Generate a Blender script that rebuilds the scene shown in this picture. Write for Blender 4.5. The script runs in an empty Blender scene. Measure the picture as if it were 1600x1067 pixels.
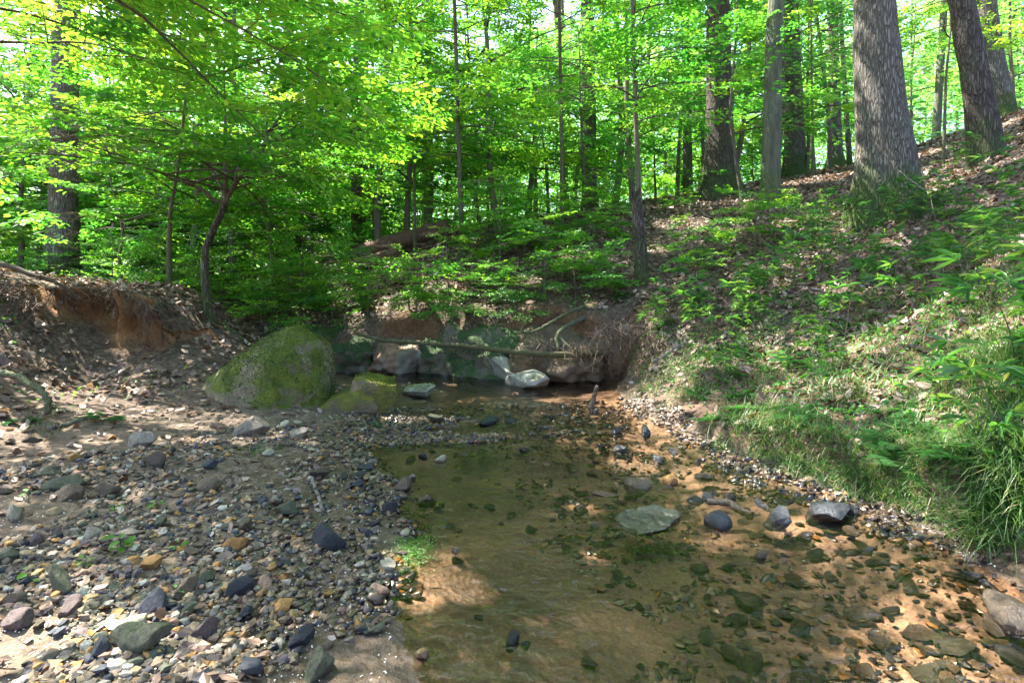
import bpy, bmesh, math
import numpy as np
from mathutils import Vector, Matrix
R = math.radians
sc = bpy.context.scene
col = sc.collection

# ------------------------------------------------------------------ camera, sky, sun, exposure
F_PX, CX, HY, CAM_H = 889.0, 800.0, 450.0, 1.3          # focal length and horizon in photo pixels (1600 wide)
cam_d = bpy.data.cameras.new("camera"); cam = bpy.data.objects.new("camera", cam_d); col.objects.link(cam)
cam.location = (0, 0, CAM_H); cam.rotation_euler = (R(90), 0, 0)
cam_d.sensor_width = 36; cam_d.lens = 36 * F_PX / 1600; cam_d.shift_y = -(533.5 - HY) / 1600
cam_d.clip_start = .05; cam_d.clip_end = 600
sc.camera = cam
SUN = Vector((-.50, .34, .92)).normalized()
w = bpy.data.worlds.new("World"); sc.world = w; w.use_nodes = True
nt = w.node_tree; sky = nt.nodes.new('ShaderNodeTexSky'); sky.sky_type = 'NISHITA'; sky.sun_disc = False
sky.sun_elevation = math.asin(SUN.z); sky.sun_rotation = math.atan2(SUN.x, SUN.y)
sky.air_density = 1.0; sky.dust_density = 2.5
bg = nt.nodes['Background']; nt.links.new(sky.outputs[0], bg.inputs[0]); bg.inputs[1].default_value = .13
sd = bpy.data.lights.new("sun", 'SUN'); so = bpy.data.objects.new("sun", sd); col.objects.link(so)
sd.energy = 4.8; sd.angle = R(.5); sd.color = (1, .93, .80)
so.rotation_euler = SUN.to_track_quat('Z', 'Y').to_euler(); so.location = (-10, 10, 30)
sc.view_settings.view_transform = 'Standard'; sc.view_settings.look = 'None'
sc.view_settings.exposure = 2.65; sc.view_settings.gamma = 1
cy = sc.cycles; cy.max_bounces = 7; cy.diffuse_bounces = 5; cy.glossy_bounces = 2; cy.transmission_bounces = 4
cy.transparent_max_bounces = 6; cy.use_denoising = True; cy.caustics_reflective = False; cy.caustics_refractive = False
cy.sample_clamp_indirect = 6

# ------------------------------------------------------------------ numeric helpers
_lat = np.random.default_rng(5).random((64, 64, 64)).astype(np.float32)
def vnoise(p):
    p = np.asarray(p, float); i = np.floor(p).astype(int); f = p - i; f = f * f * (3 - 2 * f)
    a = i & 63; b = (i + 1) & 63
    x0, y0, z0 = a.T; x1, y1, z1 = b.T; fx, fy, fz = f.T
    L = _lat
    c00 = L[x0, y0, z0] * (1 - fx) + L[x1, y0, z0] * fx; c10 = L[x0, y1, z0] * (1 - fx) + L[x1, y1, z0] * fx
    c01 = L[x0, y0, z1] * (1 - fx) + L[x1, y0, z1] * fx; c11 = L[x0, y1, z1] * (1 - fx) + L[x1, y1, z1] * fx
    return ((c00 * (1 - fy) + c10 * fy) * (1 - fz) + (c01 * (1 - fy) + c11 * fy) * fz) * 2 - 1
def fbm(p, o=4):
    p = np.asarray(p, float); s = 0; a = 1.
    for k in range(o):
        s = s + a * vnoise(p * 2 ** k + 17.3 * k); a *= .5
    return s
def fbm2(x, y, f, o=4, s=0.):
    x = np.asarray(x, float); sh = x.shape
    return fbm(np.stack([x.ravel() * f, np.asarray(y, float).ravel() * f, np.full(x.size, s + .37)], 1), o).reshape(sh)
def sst(a, b, x):
    t = np.clip((x - a) / (b - a), 0, 1); return t * t * (3 - 2 * t)
def W(px, py, Y): return ((px - CX) / F_PX * Y, Y, CAM_H - (py - HY) / F_PX * Y)
def W0(px, py): return W(px, py, CAM_H * F_PX / (py - HY))

# ------------------------------------------------------------------ terrain function
CTRL = [(-2.4, 1.2, .13), (-2.2, 2.4, .12), (-1.2, 2, .06), (-.6, 1.5, .03), (-1.6, 3.4, .08), (-3.4, 3.2, .2), (-2.6, 4.4, .11), (-1.6, 4.9, .05),
        (-3.7, 4.1, .2), (-2.3, 5.4, .1), (-1.9, 6.3, .08), (-2.7, 6.2, .16), (-3.4, 5.2, .22), (-3.0, 6.9, .3), (-3.3, 7.6, .55), (-2.6, 8.0, .1)]
for px, py, Y in [(0, 610, 4.9), (0, 560, 5.2), (0, 500, 5.6), (0, 440, 6.1), (60, 450, 6.2), (130, 545, 6.3), (130, 600, 5.7), (220, 560, 6.3), (290, 555, 6.4), (200, 590, 5.8),
        (100, 441, 7.8), (250, 446, 7.8), (100, 438, 12), (-60, 436, 8), (328, 500, 7.5), (330, 545, 6.9), (400, 497, 10), (450, 478, 12), (400, 455, 15), (300, 452, 15), (380, 470, 12),
        (500, 575, 9.0), (600, 470, 9.4), (600, 435, 10.5), (600, 405, 13), (500, 470, 11), (520, 500, 9.4), (450, 447, 15), (480, 430, 20),
        (720, 480, 9.1), (800, 480, 8.9), (800, 420, 10.5), (800, 372, 13), (800, 345, 16), (700, 368, 15), (600, 392, 18),
        (900, 480, 8.7), (900, 400, 10.5), (900, 338, 16), (1000, 440, 9), (1000, 370, 11.5), (1000, 322, 16),
        (1100, 380, 10.5), (1125, 302, 14), (1205, 318, 12), (1190, 290, 17), (1260, 272, 19), (1335, 265, 18), (1390, 335, 8.5), (1450, 225, 17), (1450, 300, 9.7),
        (1540, 252, 9), (1600, 182, 13), (1600, 255, 7.6), (1700, 170, 10), (1700, 300, 5.4), (1750, 600, 3.1),
        (1300, 700, 4.1), (1300, 640, 4.5), (1300, 545, 5.6), (1300, 450, 7), (1300, 385, 8.2), (1450, 720, 3.45), (1450, 600, 4.2), (1450, 500, 5.2), (1450, 400, 7),
        (1600, 790, 2.75), (1600, 700, 3.1), (1600, 600, 3.7), (1600, 500, 4.6), (1600, 400, 5.8), (1600, 320, 6.8),
        (1150, 640, 5.3), (1150, 560, 6.2), (1150, 480, 7.4), (1150, 420, 9), (1050, 600, 6.5), (1050, 540, 7.2), (1010, 490, 8.0)]:
    CTRL.append(W(px, py, Y))
CTRL += [(-3, -3, .4), (3.4, 1.2, .5), (3, -3, .9), (0, -7, .7), (12, 4, 5.4), (-10, 3, 1.6), (-13, 8, 1.7), (0, 30, 4.2), (12, 32, 5.6), (26, 30, 9.5),
         (-14, 30, 2.0), (-35, 30, 2.6), (0, 60, 5.0), (40, 60, 12), (-45, 60, 4), (0, 110, 8), (70, 100, 18), (-80, 100, 8), (45, 10, 13), (-45, 5, 3), (0, -50, 4), (50, -40, 12), (-50, -40, 4)]
CTRL = np.array(CTRL)
def _ker(r2): return .5 * r2 * np.log(r2 + 1e-6)
_n = len(CTRL); _A = np.zeros((_n + 3, _n + 3)); _d = CTRL[:, None, :2] - CTRL[None, :, :2]
_A[:_n, :_n] = _ker((_d ** 2).sum(2)) + np.eye(_n) * .25
_A[:_n, _n:] = np.c_[np.ones(_n), CTRL[:, :2]]; _A[_n:, :_n] = _A[:_n, _n:].T
_sol = np.linalg.solve(_A, np.r_[CTRL[:, 2], 0, 0, 0])
def rbf(x, y):
    x = np.clip(x, -90, 80); y = np.clip(y, -45, 115)
    out = _sol[_n] + _sol[_n + 1] * x + _sol[_n + 2] * y
    for i in range(_n):
        out = out + _sol[i] * _ker((x - CTRL[i, 0]) ** 2 + (y - CTRL[i, 1]) ** 2)
    return out
# water's edge in photo pixels, taken down to the plane z = 0
_shore = [W0(*p)[:2] for p in [(640, 980), (600, 945), (618, 880), (650, 835), (612, 805), (640, 765), (590, 730), (560, 705), (590, 685), (680, 668), (640, 655), (622, 640), (640, 620), (700, 612)]]
_shore += [(-1.2, 7.6), (-2.1, 8.0), (-2.6, 8.75), (-.9, 8.75), (.6, 8.2), (1.5, 8.1), (1.35, 7.2)]
_shore += [W0(*p)[:2] for p in [(975, 628), (1010, 650), (1080, 690), (1150, 722), (1235, 757), (1340, 790), (1420, 835), (1500, 865), (1600, 905)]]
_shore += [(2.6, 1.6), (2.9, -3), (2.4, -5), (-1.0, -5), (-.6, -2), (-.3, 1.0), (-.26, 1.75)]
SH = np.array(_shore)
def shore_d(x, y):
    x = np.asarray(x, float); y = np.asarray(y, float)
    best = np.full(x.shape, 1e9); ins = np.zeros(x.shape, bool)
    for i in range(len(SH)):
        a = SH[i]; b = SH[(i + 1) % len(SH)]; e = b - a
        t = np.clip(((x - a[0]) * e[0] + (y - a[1]) * e[1]) / (e @ e), 0, 1)
        best = np.minimum(best, (x - a[0] - t * e[0]) ** 2 + (y - a[1] - t * e[1]) ** 2)
        c = (a[1] > y) != (b[1] > y)
        ins ^= c & (x < (b[0] - a[0]) * (y - a[1]) / (b[1] - a[1] + 1e-12) + a[0])
    return np.where(ins, 1, -1) * np.sqrt(best)
def wall_left(x):  return 6.66 + .10 * np.sin(x * 13 + 1) + .05 * np.sin(x * 31) + .12 * np.sin(x * 5) + .35 * sst(-4.35, -3.7, x) * 1.6 + .25 * sst(-4.9, -5.5, x) * -1
def wall_far(x):   return 8.62 - .12 * x + .12 * np.sin(x * 3.1) - .22 * sst(.6, 1.6, x)
def H(x, y, fine=True):
    x = np.asarray(x, float); y = np.asarray(y, float)
    z = rbf(x, y)
    near = (x > -8) & (x < 12) & (y > -8) & (y < 15)
    d = np.full(x.shape, -9.); d[near] = shore_d(x[near], y[near]) + .085 * fbm2(x[near], y[near], 2.6, 4, 3)
    # right bank lumps and general relief
    z = z + .05 * fbm2(x, y, .7, 3) * sst(0, .6, -d)
    rb = sst(1.2, 2.2, x) * sst(9, 6, y) * sst(.15, .6, -d)
    z = z + rb * (.10 * fbm2(x, y, 1.9, 3, 8) + .02 * fbm2(x, y, 9, 2, 4))
    # undercut foot of the right bank
    z = z + .20 * sst(.16, .27, -d + .07 * fbm2(x, y, 3, 2, 5)) * sst(1.45, 1.7, x) * sst(5.4, 4.9, y) * sst(2.6, 3.1, y + .35 * fbm2(x, y, 2, 2))
    # cut banks
    wl = sst(-5.6, -5.05, x + .15 * fbm2(y, x * 0, 2, 2)) * sst(-3.86, -4.14, x + .12 * fbm2(x, y, 2.5, 2, 5)) * sst(9.5, 7.6, y)
    z = z + wl * sst(8.4, 7.8, y) * sst(-.05, .07, y - wall_left(x)) * (np.maximum(z, 1.30 + .05 * fbm2(x, y, 1.9, 3, 12) - .22 * sst(-4.6, -4.0, x)) - z) - .04 * wl * sst(-.9, -.1, y - wall_left(x)) * sst(.02, -.02, y - wall_left(x))
    wf = sst(-3.1, -2.6, x) * sst(2.0, 1.3, x)
    st = sst(-.06, .16, y - wall_far(x) + .05 * fbm2(x, y, 3, 2, 2))
    z = np.where((wf > 0) & (y > 6.5) & (y < 12), z * (1 - wf) + wf * (np.minimum(z, .03) * (1 - st) + np.maximum(z, .52 + .1 * fbm2(x, y, 1.3, 2)) * st), z)
    z = np.where(d < 0, np.maximum(z, .012), z)
    z = np.where(d < 0, z * sst(-.02, .35, -d) + .006, z)
    bed = -.035 - .13 * sst(0, .9, d) + .012 * fbm2(x, y, 3, 3)
    bar = sst(.55, .15, np.hypot((x - .35) / 1.5, (y - 5.6) / .45)); bed = bed + bar * .06
    z = np.where(d > 0, bed * sst(0, .12, d), z)
    isl = fbm2(x, y * 1.9, 1.9, 3, 31) - .02 + .25 * sst(-.2, -1.0, x)
    im = sst(4.4, 5.2, y + .5 * fbm2(x, y, 1.0, 3, 72)) * sst(7.1, 6.4, y) * sst(1.1, .2, x + .3 * fbm2(x, y, 2, 2)) * (d > 0)
    z = np.where(im > 0, np.maximum(z, -.06 + .078 * sst(-.15, .55, isl) * im), z)
    im2 = sst(3.8, 5.5, y + .45 * fbm2(x, y, .9, 3, 71)) * sst(7.2, 6.8, y) * sst(1.5, 1.1, x) * (d > 0); z = np.where(im2 > 0, np.maximum(z, -.024 - .16 * (1 - im2)), z)
    im3 = (d > 0) * sst(.34, .16, d + .08 * fbm2(x, y, 2.2, 2, 40)) * sst(1.0, 1.3, x) * (y > 2.7) * (y < 6); z = np.where(im3 > 0, np.maximum(z, -.018 * im3 - .2 * (1 - im3)), z)
    if fine:
        z = z + (.012 * fbm2(x, y, 6, 3, 1) + .004 * fbm2(x, y, 25, 2, 6)) * np.where(d > -.1, .35, 1)
    return z
def h1(x, y): return float(H(np.array([x]), np.array([y]))[0])
def ground_hit(px, py, y0=1.2, y1=60):
    Y = y0 * (y1 / y0) ** (np.arange(900) / 899.)
    x = (px - CX) / F_PX * Y; zr = CAM_H - (py - HY) / F_PX * Y
    k = np.nonzero(H(x, Y) >= zr)[0]
    if len(k) == 0: return None
    return float(x[k[0]]), float(Y[k[0]]), float(zr[k[0]])

# ------------------------------------------------------------------ mesh helpers
class MB:
    def __init__(s): s.v = []; s.q = []; s.t = []; s.c = []; s.n = 0
    def add(s, v, q=None, t=None, c=None):
        v = np.asarray(v, np.float32).reshape(-1, 3)
        if q is not None and len(q): s.q.append(np.asarray(q, np.int64) + s.n)
        if t is not None and len(t): s.t.append(np.asarray(t, np.int64) + s.n)
        if c is None: c = .5
        s.c.append(np.broadcast_to(np.asarray(c, np.float32), (len(v),)) if np.ndim(c) == 0 else np.asarray(c, np.float32))
        s.v.append(v); s.n += len(v)
    def tube(s, P, r, seg=6, c=.5, cap=False, bump=0):
        P = np.asarray(P, float); n = len(P); r = np.broadcast_to(np.asarray(r, float), (n,))
        T = np.gradient(P, axis=0); T /= np.linalg.norm(T, axis=1)[:, None] + 1e-9
        up = np.array([0, 0, 1.]) if abs(T[0, 2]) < .8 else np.array([1., 0, 0])
        A = np.cross(T, up); A /= np.linalg.norm(A, axis=1)[:, None] + 1e-9; B = np.cross(T, A)
        th = np.arange(seg) * 2 * np.pi / seg
        rr = r[:, None] * np.ones(seg)[None]
        if bump:
            q = P[:, None] + (A[:, None] * np.cos(th)[None, :, None] + B[:, None] * np.sin(th)[None, :, None]) * rr[..., None]
            rr = rr * (1 + bump * fbm((q / np.mean(r) * .8).reshape(-1, 3), 3).reshape(n, seg))
        V = P[:, None] + (A[:, None] * np.cos(th)[None, :, None] + B[:, None] * np.sin(th)[None, :, None]) * rr[..., None]
        i = np.arange(n - 1)[:, None] * seg; j = np.arange(seg)[None]; j2 = (j + 1) % seg
        Q = np.stack([i + j, i + j2, i + seg + j2, i + seg + j], -1).reshape(-1, 4)
        V = V.reshape(-1, 3); Tt = None
        if cap:
            V = np.vstack([V, P[0], P[-1]]); a = n * seg
            jj = np.arange(seg); k2 = (jj + 1) % seg
            Tt = np.vstack([np.stack([np.full(seg, a), k2, jj], 1), np.stack([np.full(seg, a + 1), (n - 1) * seg + jj, (n - 1) * seg + k2], 1)])
        s.add(V, Q, Tt, c)
    def mesh(s, name, smooth=True):
        me = bpy.data.meshes.new(name); V = np.vstack(s.v)
        Q = np.vstack(s.q) if s.q else np.zeros((0, 4), int); T = np.vstack(s.t) if s.t else np.zeros((0, 3), int)
        me.vertices.add(len(V)); me.vertices.foreach_set('co', V.ravel())
        me.loops.add(Q.size + T.size); me.loops.foreach_set('vertex_index', np.r_[Q.ravel(), T.ravel()].astype(np.int32))
        nf = len(Q) + len(T); me.polygons.add(nf)
        st = np.r_[np.arange(len(Q)) * 4, Q.size + np.arange(len(T)) * 3].astype(np.int32)
        me.polygons.foreach_set('loop_start', st)
        try: me.polygons.foreach_set('loop_total', np.r_[np.full(len(Q), 4), np.full(len(T), 3)].astype(np.int32))
        except Exception: pass
        me.polygons.foreach_set('use_smooth', np.full(nf, smooth, bool))
        a = me.attributes.new('tint', 'FLOAT', 'POINT'); a.data.foreach_set('value', np.concatenate(s.c).astype(np.float32))
        me.update(calc_edges=True); me.validate()
        return me
def link(name, me, mat=None, parent=None, loc=None):
    o = bpy.data.objects.new(name, me); col.objects.link(o)
    if me is not None and mat is not None and not me.materials: me.materials.append(mat)
    if parent is not None: o.parent = parent
    if loc is not None: o.location = loc
    return o
def tag(o, label=None, cat=None, group=None, kind=None):
    if label: o['label'] = label
    if cat: o['category'] = cat
    if group: o['group'] = group
    if kind: o['kind'] = kind
    return o
def thing(name, label, cat, loc=(0, 0, 0), group=None):
    return tag(link(name, None, loc=loc), label, cat, group)

# ------------------------------------------------------------------ materials
def new_mat(name):
    m = bpy.data.materials.new(name); m.use_nodes = True; n = m.node_tree; n.nodes.clear()
    out = n.nodes.new('ShaderNodeOutputMaterial'); return m, n, out
def N(nt, t, **kw):
    n = nt.nodes.new(t)
    for k, v in kw.items():
        if k in n.inputs: n.inputs[k].default_value = v
        else: setattr(n, k, v)
    return n
def ramp(nt, fac, stops, interp='LINEAR'):
    r = nt.nodes.new('ShaderNodeValToRGB'); r.color_ramp.interpolation = interp
    e = r.color_ramp.elements
    while len(e) < len(stops): e.new(.5)
    for k, (p, c) in enumerate(stops):
        e[k].position = p; e[k].color = (*c, 1) if len(c) == 3 else c
    nt.links.new(fac, r.inputs[0]); return r.outputs[0]
def mix(nt, f, a, b, mode='MIX'):
    m = nt.nodes.new('ShaderNodeMix'); m.data_type = 'RGBA'; m.blend_type = mode; m.clamp_factor = True
    for s, v in ((0, f), (6, a), (7, b)):
        if isinstance(v, bpy.types.NodeSocket): nt.links.new(v, m.inputs[s])
        else: m.inputs[s].default_value = v if s == 0 else (*v, 1)
    return m.outputs[2]
def noise(nt, vec, scale, detail=4, rough=.55, dist=0):
    n = N(nt, 'ShaderNodeTexNoise', Scale=scale, Detail=detail, Roughness=rough, Distortion=dist)
    if vec is not None: nt.links.new(vec, n.inputs['Vector'])
    return n.outputs['Fac']
def mapr(nt, v, a, b, c=0., d=1.):
    m = nt.nodes.new('ShaderNodeMapRange'); m.inputs[1].default_value = a; m.inputs[2].default_value = b
    m.inputs[3].default_value = c; m.inputs[4].default_value = d; nt.links.new(v, m.inputs[0]); return m.outputs[0]
def math_(nt, op, a, b=None):
    m = nt.nodes.new('ShaderNodeMath'); m.operation = op
    for i, v in enumerate((a, b)):
        if v is None: continue
        if isinstance(v, bpy.types.NodeSocket): nt.links.new(v, m.inputs[i])
        else: m.inputs[i].default_value = v
    return m.outputs[0]
def bump(nt, h, strength, dist):
    b = N(nt, 'ShaderNodeBump', Strength=strength, Distance=dist); nt.links.new(h, b.inputs['Height']); return b.outputs[0]
def geo_pos(nt): return nt.nodes.new('ShaderNodeNewGeometry').outputs['Position']
def obj_co(nt, sx=1, sy=1, sz=1):
    t = nt.nodes.new('ShaderNodeTexCoord'); m = nt.nodes.new('ShaderNodeMapping'); m.inputs['Scale'].default_value = (sx, sy, sz)
    nt.links.new(t.outputs['Object'], m.inputs[0]); return m.outputs[0]
def attr(nt, name, out='Fac'):
    a = nt.nodes.new('ShaderNodeAttribute'); a.attribute_name = name; return a.outputs[out]

def leaf_mat(name, stops, tstops, trans=.5, gloss=.04, rough=.5):
    m, n, out = new_mat(name); L = n.links
    t = attr(n, 'tint')
    oi = n.nodes.new('ShaderNodeObjectInfo')
    t2 = math_(n, 'ADD', t, mapr(n, oi.outputs['Random'], 0, 1, -.10, .10))
    c1 = ramp(n, t2, stops); c2 = ramp(n, t2, tstops)
    d = N(n, 'ShaderNodeBsdfDiffuse'); L.new(c1, d.inputs[0])
    tr = N(n, 'ShaderNodeBsdfTranslucent'); L.new(c2, tr.inputs[0])
    mx = N(n, 'ShaderNodeMixShader'); mx.inputs[0].default_value = trans; L.new(d.outputs[0], mx.inputs[1]); L.new(tr.outputs[0], mx.inputs[2])
    g = N(n, 'ShaderNodeBsdfGlossy', Roughness=rough); g.inputs[0].default_value = (1, 1, 1, 1)
    m2 = N(n, 'ShaderNodeMixShader'); m2.inputs[0].default_value = gloss; L.new(mx.outputs[0], m2.inputs[1]); L.new(g.outputs[0], m2.inputs[2])
    L.new(m2.outputs[0], out.inputs[0]); return m
M = {}
M['leaf'] = leaf_mat('leaf_green', [(0, (.025, .11, .015)), (.5, (.055, .19, .018)), (1, (.14, .28, .02))], [(0, (.06, .36, .035)), (.5, (.20, .60, .035)), (1, (.56, .82, .05))])
M['leaf_far'] = leaf_mat('leaf_distant', [(0, (.03, .12, .03)), (.5, (.07, .21, .035)), (1, (.15, .29, .04))], [(0, (.09, .40, .09)), (.5, (.24, .62, .09)), (1, (.56, .80, .14))], .55, .05)
M['cane'] = leaf_mat('cane_leaf', [(0, (.015, .08, .025)), (.6, (.04, .15, .03)), (.9, (.20, .30, .04)), (1, (.45, .40, .10))], [(0, (.07, .30, .04)), (.6, (.18, .46, .04)), (1, (.5, .6, .08))], .42, .04, .45)
M['grass'] = leaf_mat('grass_blade', [(0, (.02, .075, .018)), (.6, (.05, .14, .025)), (.85, (.15, .17, .05)), (1, (.30, .24, .12))], [(0, (.06, .20, .03)), (.6, (.15, .34, .04)), (1, (.42, .40, .15))], .4, .05)
M['fern'] = leaf_mat('fern_frond', [(0, (.018, .085, .018)), (1, (.07, .19, .02))], [(0, (.05, .30, .04)), (1, (.4, .7, .05))], .45, .008, .7)
M['dead'] = leaf_mat('dead_leaf', [(0, (.035, .020, .013)), (.35, (.10, .06, .04)), (.65, (.17, .105, .075)), (.9, (.28, .20, .155)), (1, (.40, .31, .25))], [(0, (.04, .02, .01)), (.5, (.18, .09, .04)), (1, (.4, .25, .12))], .18, .05)

def bark_mat(name, c0, c1, moss=0., furrow=1., scale=1.):
    m, n, out = new_mat(name); L = n.links
    v = obj_co(n, 17 * scale, 17 * scale, 2.6 * scale)
    a = noise(n, v, 1.5, 6, .62, .6)
    vo = N(n, 'ShaderNodeTexVoronoi', Scale=1.9); vo.feature = 'DISTANCE_TO_EDGE'
    vv = n.nodes.new('ShaderNodeVectorMath'); vv.operation = 'ADD'; L.new(v, vv.inputs[0])
    nn = N(n, 'ShaderNodeTexNoise', Scale=1.2, Detail=3); L.new(v, nn.inputs['Vector'])
    sc2 = n.nodes.new('ShaderNodeVectorMath'); sc2.operation = 'SCALE'; sc2.inputs['Scale'].default_value = .9; L.new(nn.outputs['Color'], sc2.inputs[0]); L.new(sc2.outputs[0], vv.inputs[1])
    L.new(vv.outputs[0], vo.inputs['Vector'])
    fur = mapr(n, vo.outputs['Distance'], 0, .22)
    hgt = math_(n, 'ADD', math_(n, 'MULTIPLY', fur, furrow), math_(n, 'MULTIPLY', a, .7))
    cc = ramp(n, a, [(.30, c0), (.68, c1)])
    cc = mix(n, math_(n, 'MULTIPLY', math_(n, 'SUBTRACT', 1., fur), .6 * furrow), cc, tuple(x * .45 for x in c0))
    li = mapr(n, noise(n, obj_co(n, 3, 3, 2), 1.3, 5, .7), .55, .68)
    cc = mix(n, math_(n, 'MULTIPLY', li, .35), cc, (.30, .32, .27))
    t = n.nodes.new('ShaderNodeTexCoord'); sp = n.nodes.new('ShaderNodeSeparateXYZ'); L.new(t.outputs['Object'], sp.inputs[0])
    low = math_(n, 'ADD', mapr(n, sp.outputs['Z'], .1, 1.1, .9, -.25), math_(n, 'MULTIPLY', math_(n, 'SUBTRACT', noise(n, t.outputs['Object'], 3.5, 4), .5), 1.6))
    mo = math_(n, 'MULTIPLY', mapr(n, low, .2, .7), moss)
    cc = mix(n, mo, cc, (.07, .12, .02))
    p = N(n, 'ShaderNodeBsdfPrincipled', Roughness=.9); L.new(cc, p.inputs['Base Color'])
    L.new(bump(n, hgt, .95, .055 / scale), p.inputs['Normal']); L.new(p.outputs[0], out.inputs[0]); return m
M['bark_grey'] = bark_mat('bark_grey', (.12, .10, .08), (.29, .26, .22), 1.)
M['bark_dark'] = bark_mat('bark_dark', (.065, .05, .04), (.17, .135, .11), .6)
M['bark_smooth'] = bark_mat('bark_smooth', (.065, .075, .05), (.17, .17, .125), .8, .15, .5)
M['bark_thin'] = bark_mat('bark_thin', (.11, .09, .065), (.23, .20, .15), .5, .4, 2.)
M['twig'] = bark_mat('twig_bark', (.06, .045, .03), (.15, .12, .08), .0, .2, 3.)
M['driftwood'] = bark_mat('driftwood', (.15, .125, .10), (.38, .33, .27), .0, .35, 3.)
M['root'] = bark_mat('root_bark', (.09, .06, .04), (.25, .18, .13), .0, .3, 3.)
M['log_bark'] = bark_mat('log_bark', (.10, .055, .035), (.26, .16, .10), .0, .5, 1.5)
M['mossy_wood'] = bark_mat('mossy_wood', (.06, .075, .02), (.15, .13, .06), .0, .4, 3.)

def rock_mat(name, moss_c=None, moss_at=.5, bands=0., base=None, rough=.8, mossz=.6, patch=None):
    m, n, out = new_mat(name); L = n.links
    co = n.nodes.new('ShaderNodeTexCoord').outputs['Object']
    if base is None:
        oi = n.nodes.new('ShaderNodeObjectInfo'); b = oi.outputs['Color']
    else: b = None
    a = noise(n, co, 6, 6, .65); f = noise(n, co, 45, 4, .6)
    c = mix(n, 1., (b if b is not None else base), ramp(n, a, [(.3, (.5, .5, .5)), (.5, (.95, .93, .9)), (.72, (1.5, 1.42, 1.3))]), 'MULTIPLY')
    c = mix(n, 1., c, ramp(n, f, [(.3, (.7, .7, .7)), (.7, (1.25, 1.25, 1.25))]), 'MULTIPLY')
    h = math_(n, 'ADD', math_(n, 'MULTIPLY', a, 1.), math_(n, 'MULTIPLY', f, .35))
    if bands:
        wv = N(n, 'ShaderNodeTexWave', Scale=bands, Distortion=7., Detail=4); wv.inputs['Detail Scale'].default_value = 1.5
        mp = n.nodes.new('ShaderNodeMapping'); mp.inputs['Rotation'].default_value = (.5, .9, .3); L.new(co, mp.inputs[0]); L.new(mp.outputs[0], wv.inputs['Vector'])
        c = mix(n, mapr(n, wv.outputs['Fac'], .25, .0), c, (.06, .05, .04)); h = math_(n, 'ADD', h, math_(n, 'MULTIPLY', wv.outputs['Fac'], .6))
    if patch:
        c = mix(n, mapr(n, noise(n, co, 1.7, 4, .6), .46, .56), c, patch)
    if moss_c:
        g = n.nodes.new('ShaderNodeNewGeometry'); sp = n.nodes.new('ShaderNodeSeparateXYZ'); L.new(g.outputs['Normal'], sp.inputs[0])
        k = math_(n, 'ADD', math_(n, 'MULTIPLY', noise(n, co, 2.3, 6, .62), 1.6), math_(n, 'MULTIPLY', sp.outputs['Z'], mossz * .5))
        mk = mapr(n, k, moss_at + .45, moss_at + .62)
        mc = ramp(n, noise(n, co, 9, 5, .7), [(.25, tuple(x * .35 for x in moss_c)), (.5, moss_c), (.75, (moss_c[0] * 2.0, moss_c[1] * 1.5, moss_c[2]))])
        c = mix(n, mk, c, mc)
        h = math_(n, 'ADD', h, math_(n, 'MULTIPLY', mk, math_(n, 'MULTIPLY', noise(n, co, 60, 3, .7), 1.2)))
    geo = geo_pos(n); sp2 = n.nodes.new('ShaderNodeSeparateXYZ'); L.new(geo, sp2.inputs[0])
    wet = mapr(n, sp2.outputs['Z'], .012, .035, 1., 0.)      # wet rim where the stone meets the water
    c = mix(n, wet, c, mix(n, 1., c, (.45, .42, .40), 'MULTIPLY'))
    p = N(n, 'ShaderNodeBsdfPrincipled', Roughness=rough); L.new(c, p.inputs['Base Color'])
    L.new(mapr(n, wet, 0, 1, rough, .22), p.inputs['Roughness'])
    L.new(bump(n, h, .7, .02), p.inputs['Normal']); L.new(p.outputs[0], out.inputs[0]); return m
M['stone'] = rock_mat('creek_stone')
M['stone_mossy'] = rock_mat('creek_stone_mossy', (.05, .075, .03), .62)
M['stone_wet'] = rock_mat('wet_stone', rough=.25)
M['boulder'] = rock_mat('mossy_boulder', (.080, .11, .010), .34, base=(.20, .165, .11))
M['boulder_small'] = rock_mat('layered_boulder', (.11, .12, .015), .40, 0, base=(.13, .10, .06))
M['ledge'] = rock_mat('ledge_mossy', (.028, .065, .018), .30, base=(.13, .12, .085))
M['ledge_pink'] = rock_mat('ledge_tan', (.03, .06, .02), .80, 0, base=(.26, .165, .11), patch=(.19, .17, .13))
M['slab'] = rock_mat('slab_rock', base=(.17, .17, .14), rough=.6)
M['earth'] = rock_mat('rooty_earth', (.04, .06, .02), .75, base=(.11, .08, .05))
M['pale_rock'] = rock_mat('pale_rock', (.06, .08, .03), .72, 0, base=(.27, .27, .23))

def tint_mat(name, stops, rough=.85, bumpy=True, wet=False):
    m, n, out = new_mat(name); L = n.links
    c = ramp(n, attr(n, 'tint'), stops, 'CONSTANT' if len(stops) > 6 else 'LINEAR')
    g = geo_pos(n); f = noise(n, g, 60, 4, .6)
    c = mix(n, 1., c, ramp(n, f, [(.3, (.6, .6, .6)), (.7, (1.35, 1.35, 1.35))]), 'MULTIPLY')
    p = N(n, 'ShaderNodeBsdfPrincipled', Roughness=rough)
    if wet:
        sp2 = n.nodes.new('ShaderNodeSeparateXYZ'); L.new(g, sp2.inputs[0]); wt = mapr(n, sp2.outputs['Z'], .02, .085, 1., 0.)
        c = mix(n, wt, c, mix(n, 1., c, (.5, .46, .42), 'MULTIPLY')); L.new(mapr(n, wt, 0, 1, rough, .25), p.inputs['Roughness'])
    L.new(c, p.inputs['Base Color'])
    if bumpy: L.new(bump(n, f, .5, .006), p.inputs['Normal'])
    L.new(p.outputs[0], out.inputs[0]); return m
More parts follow.
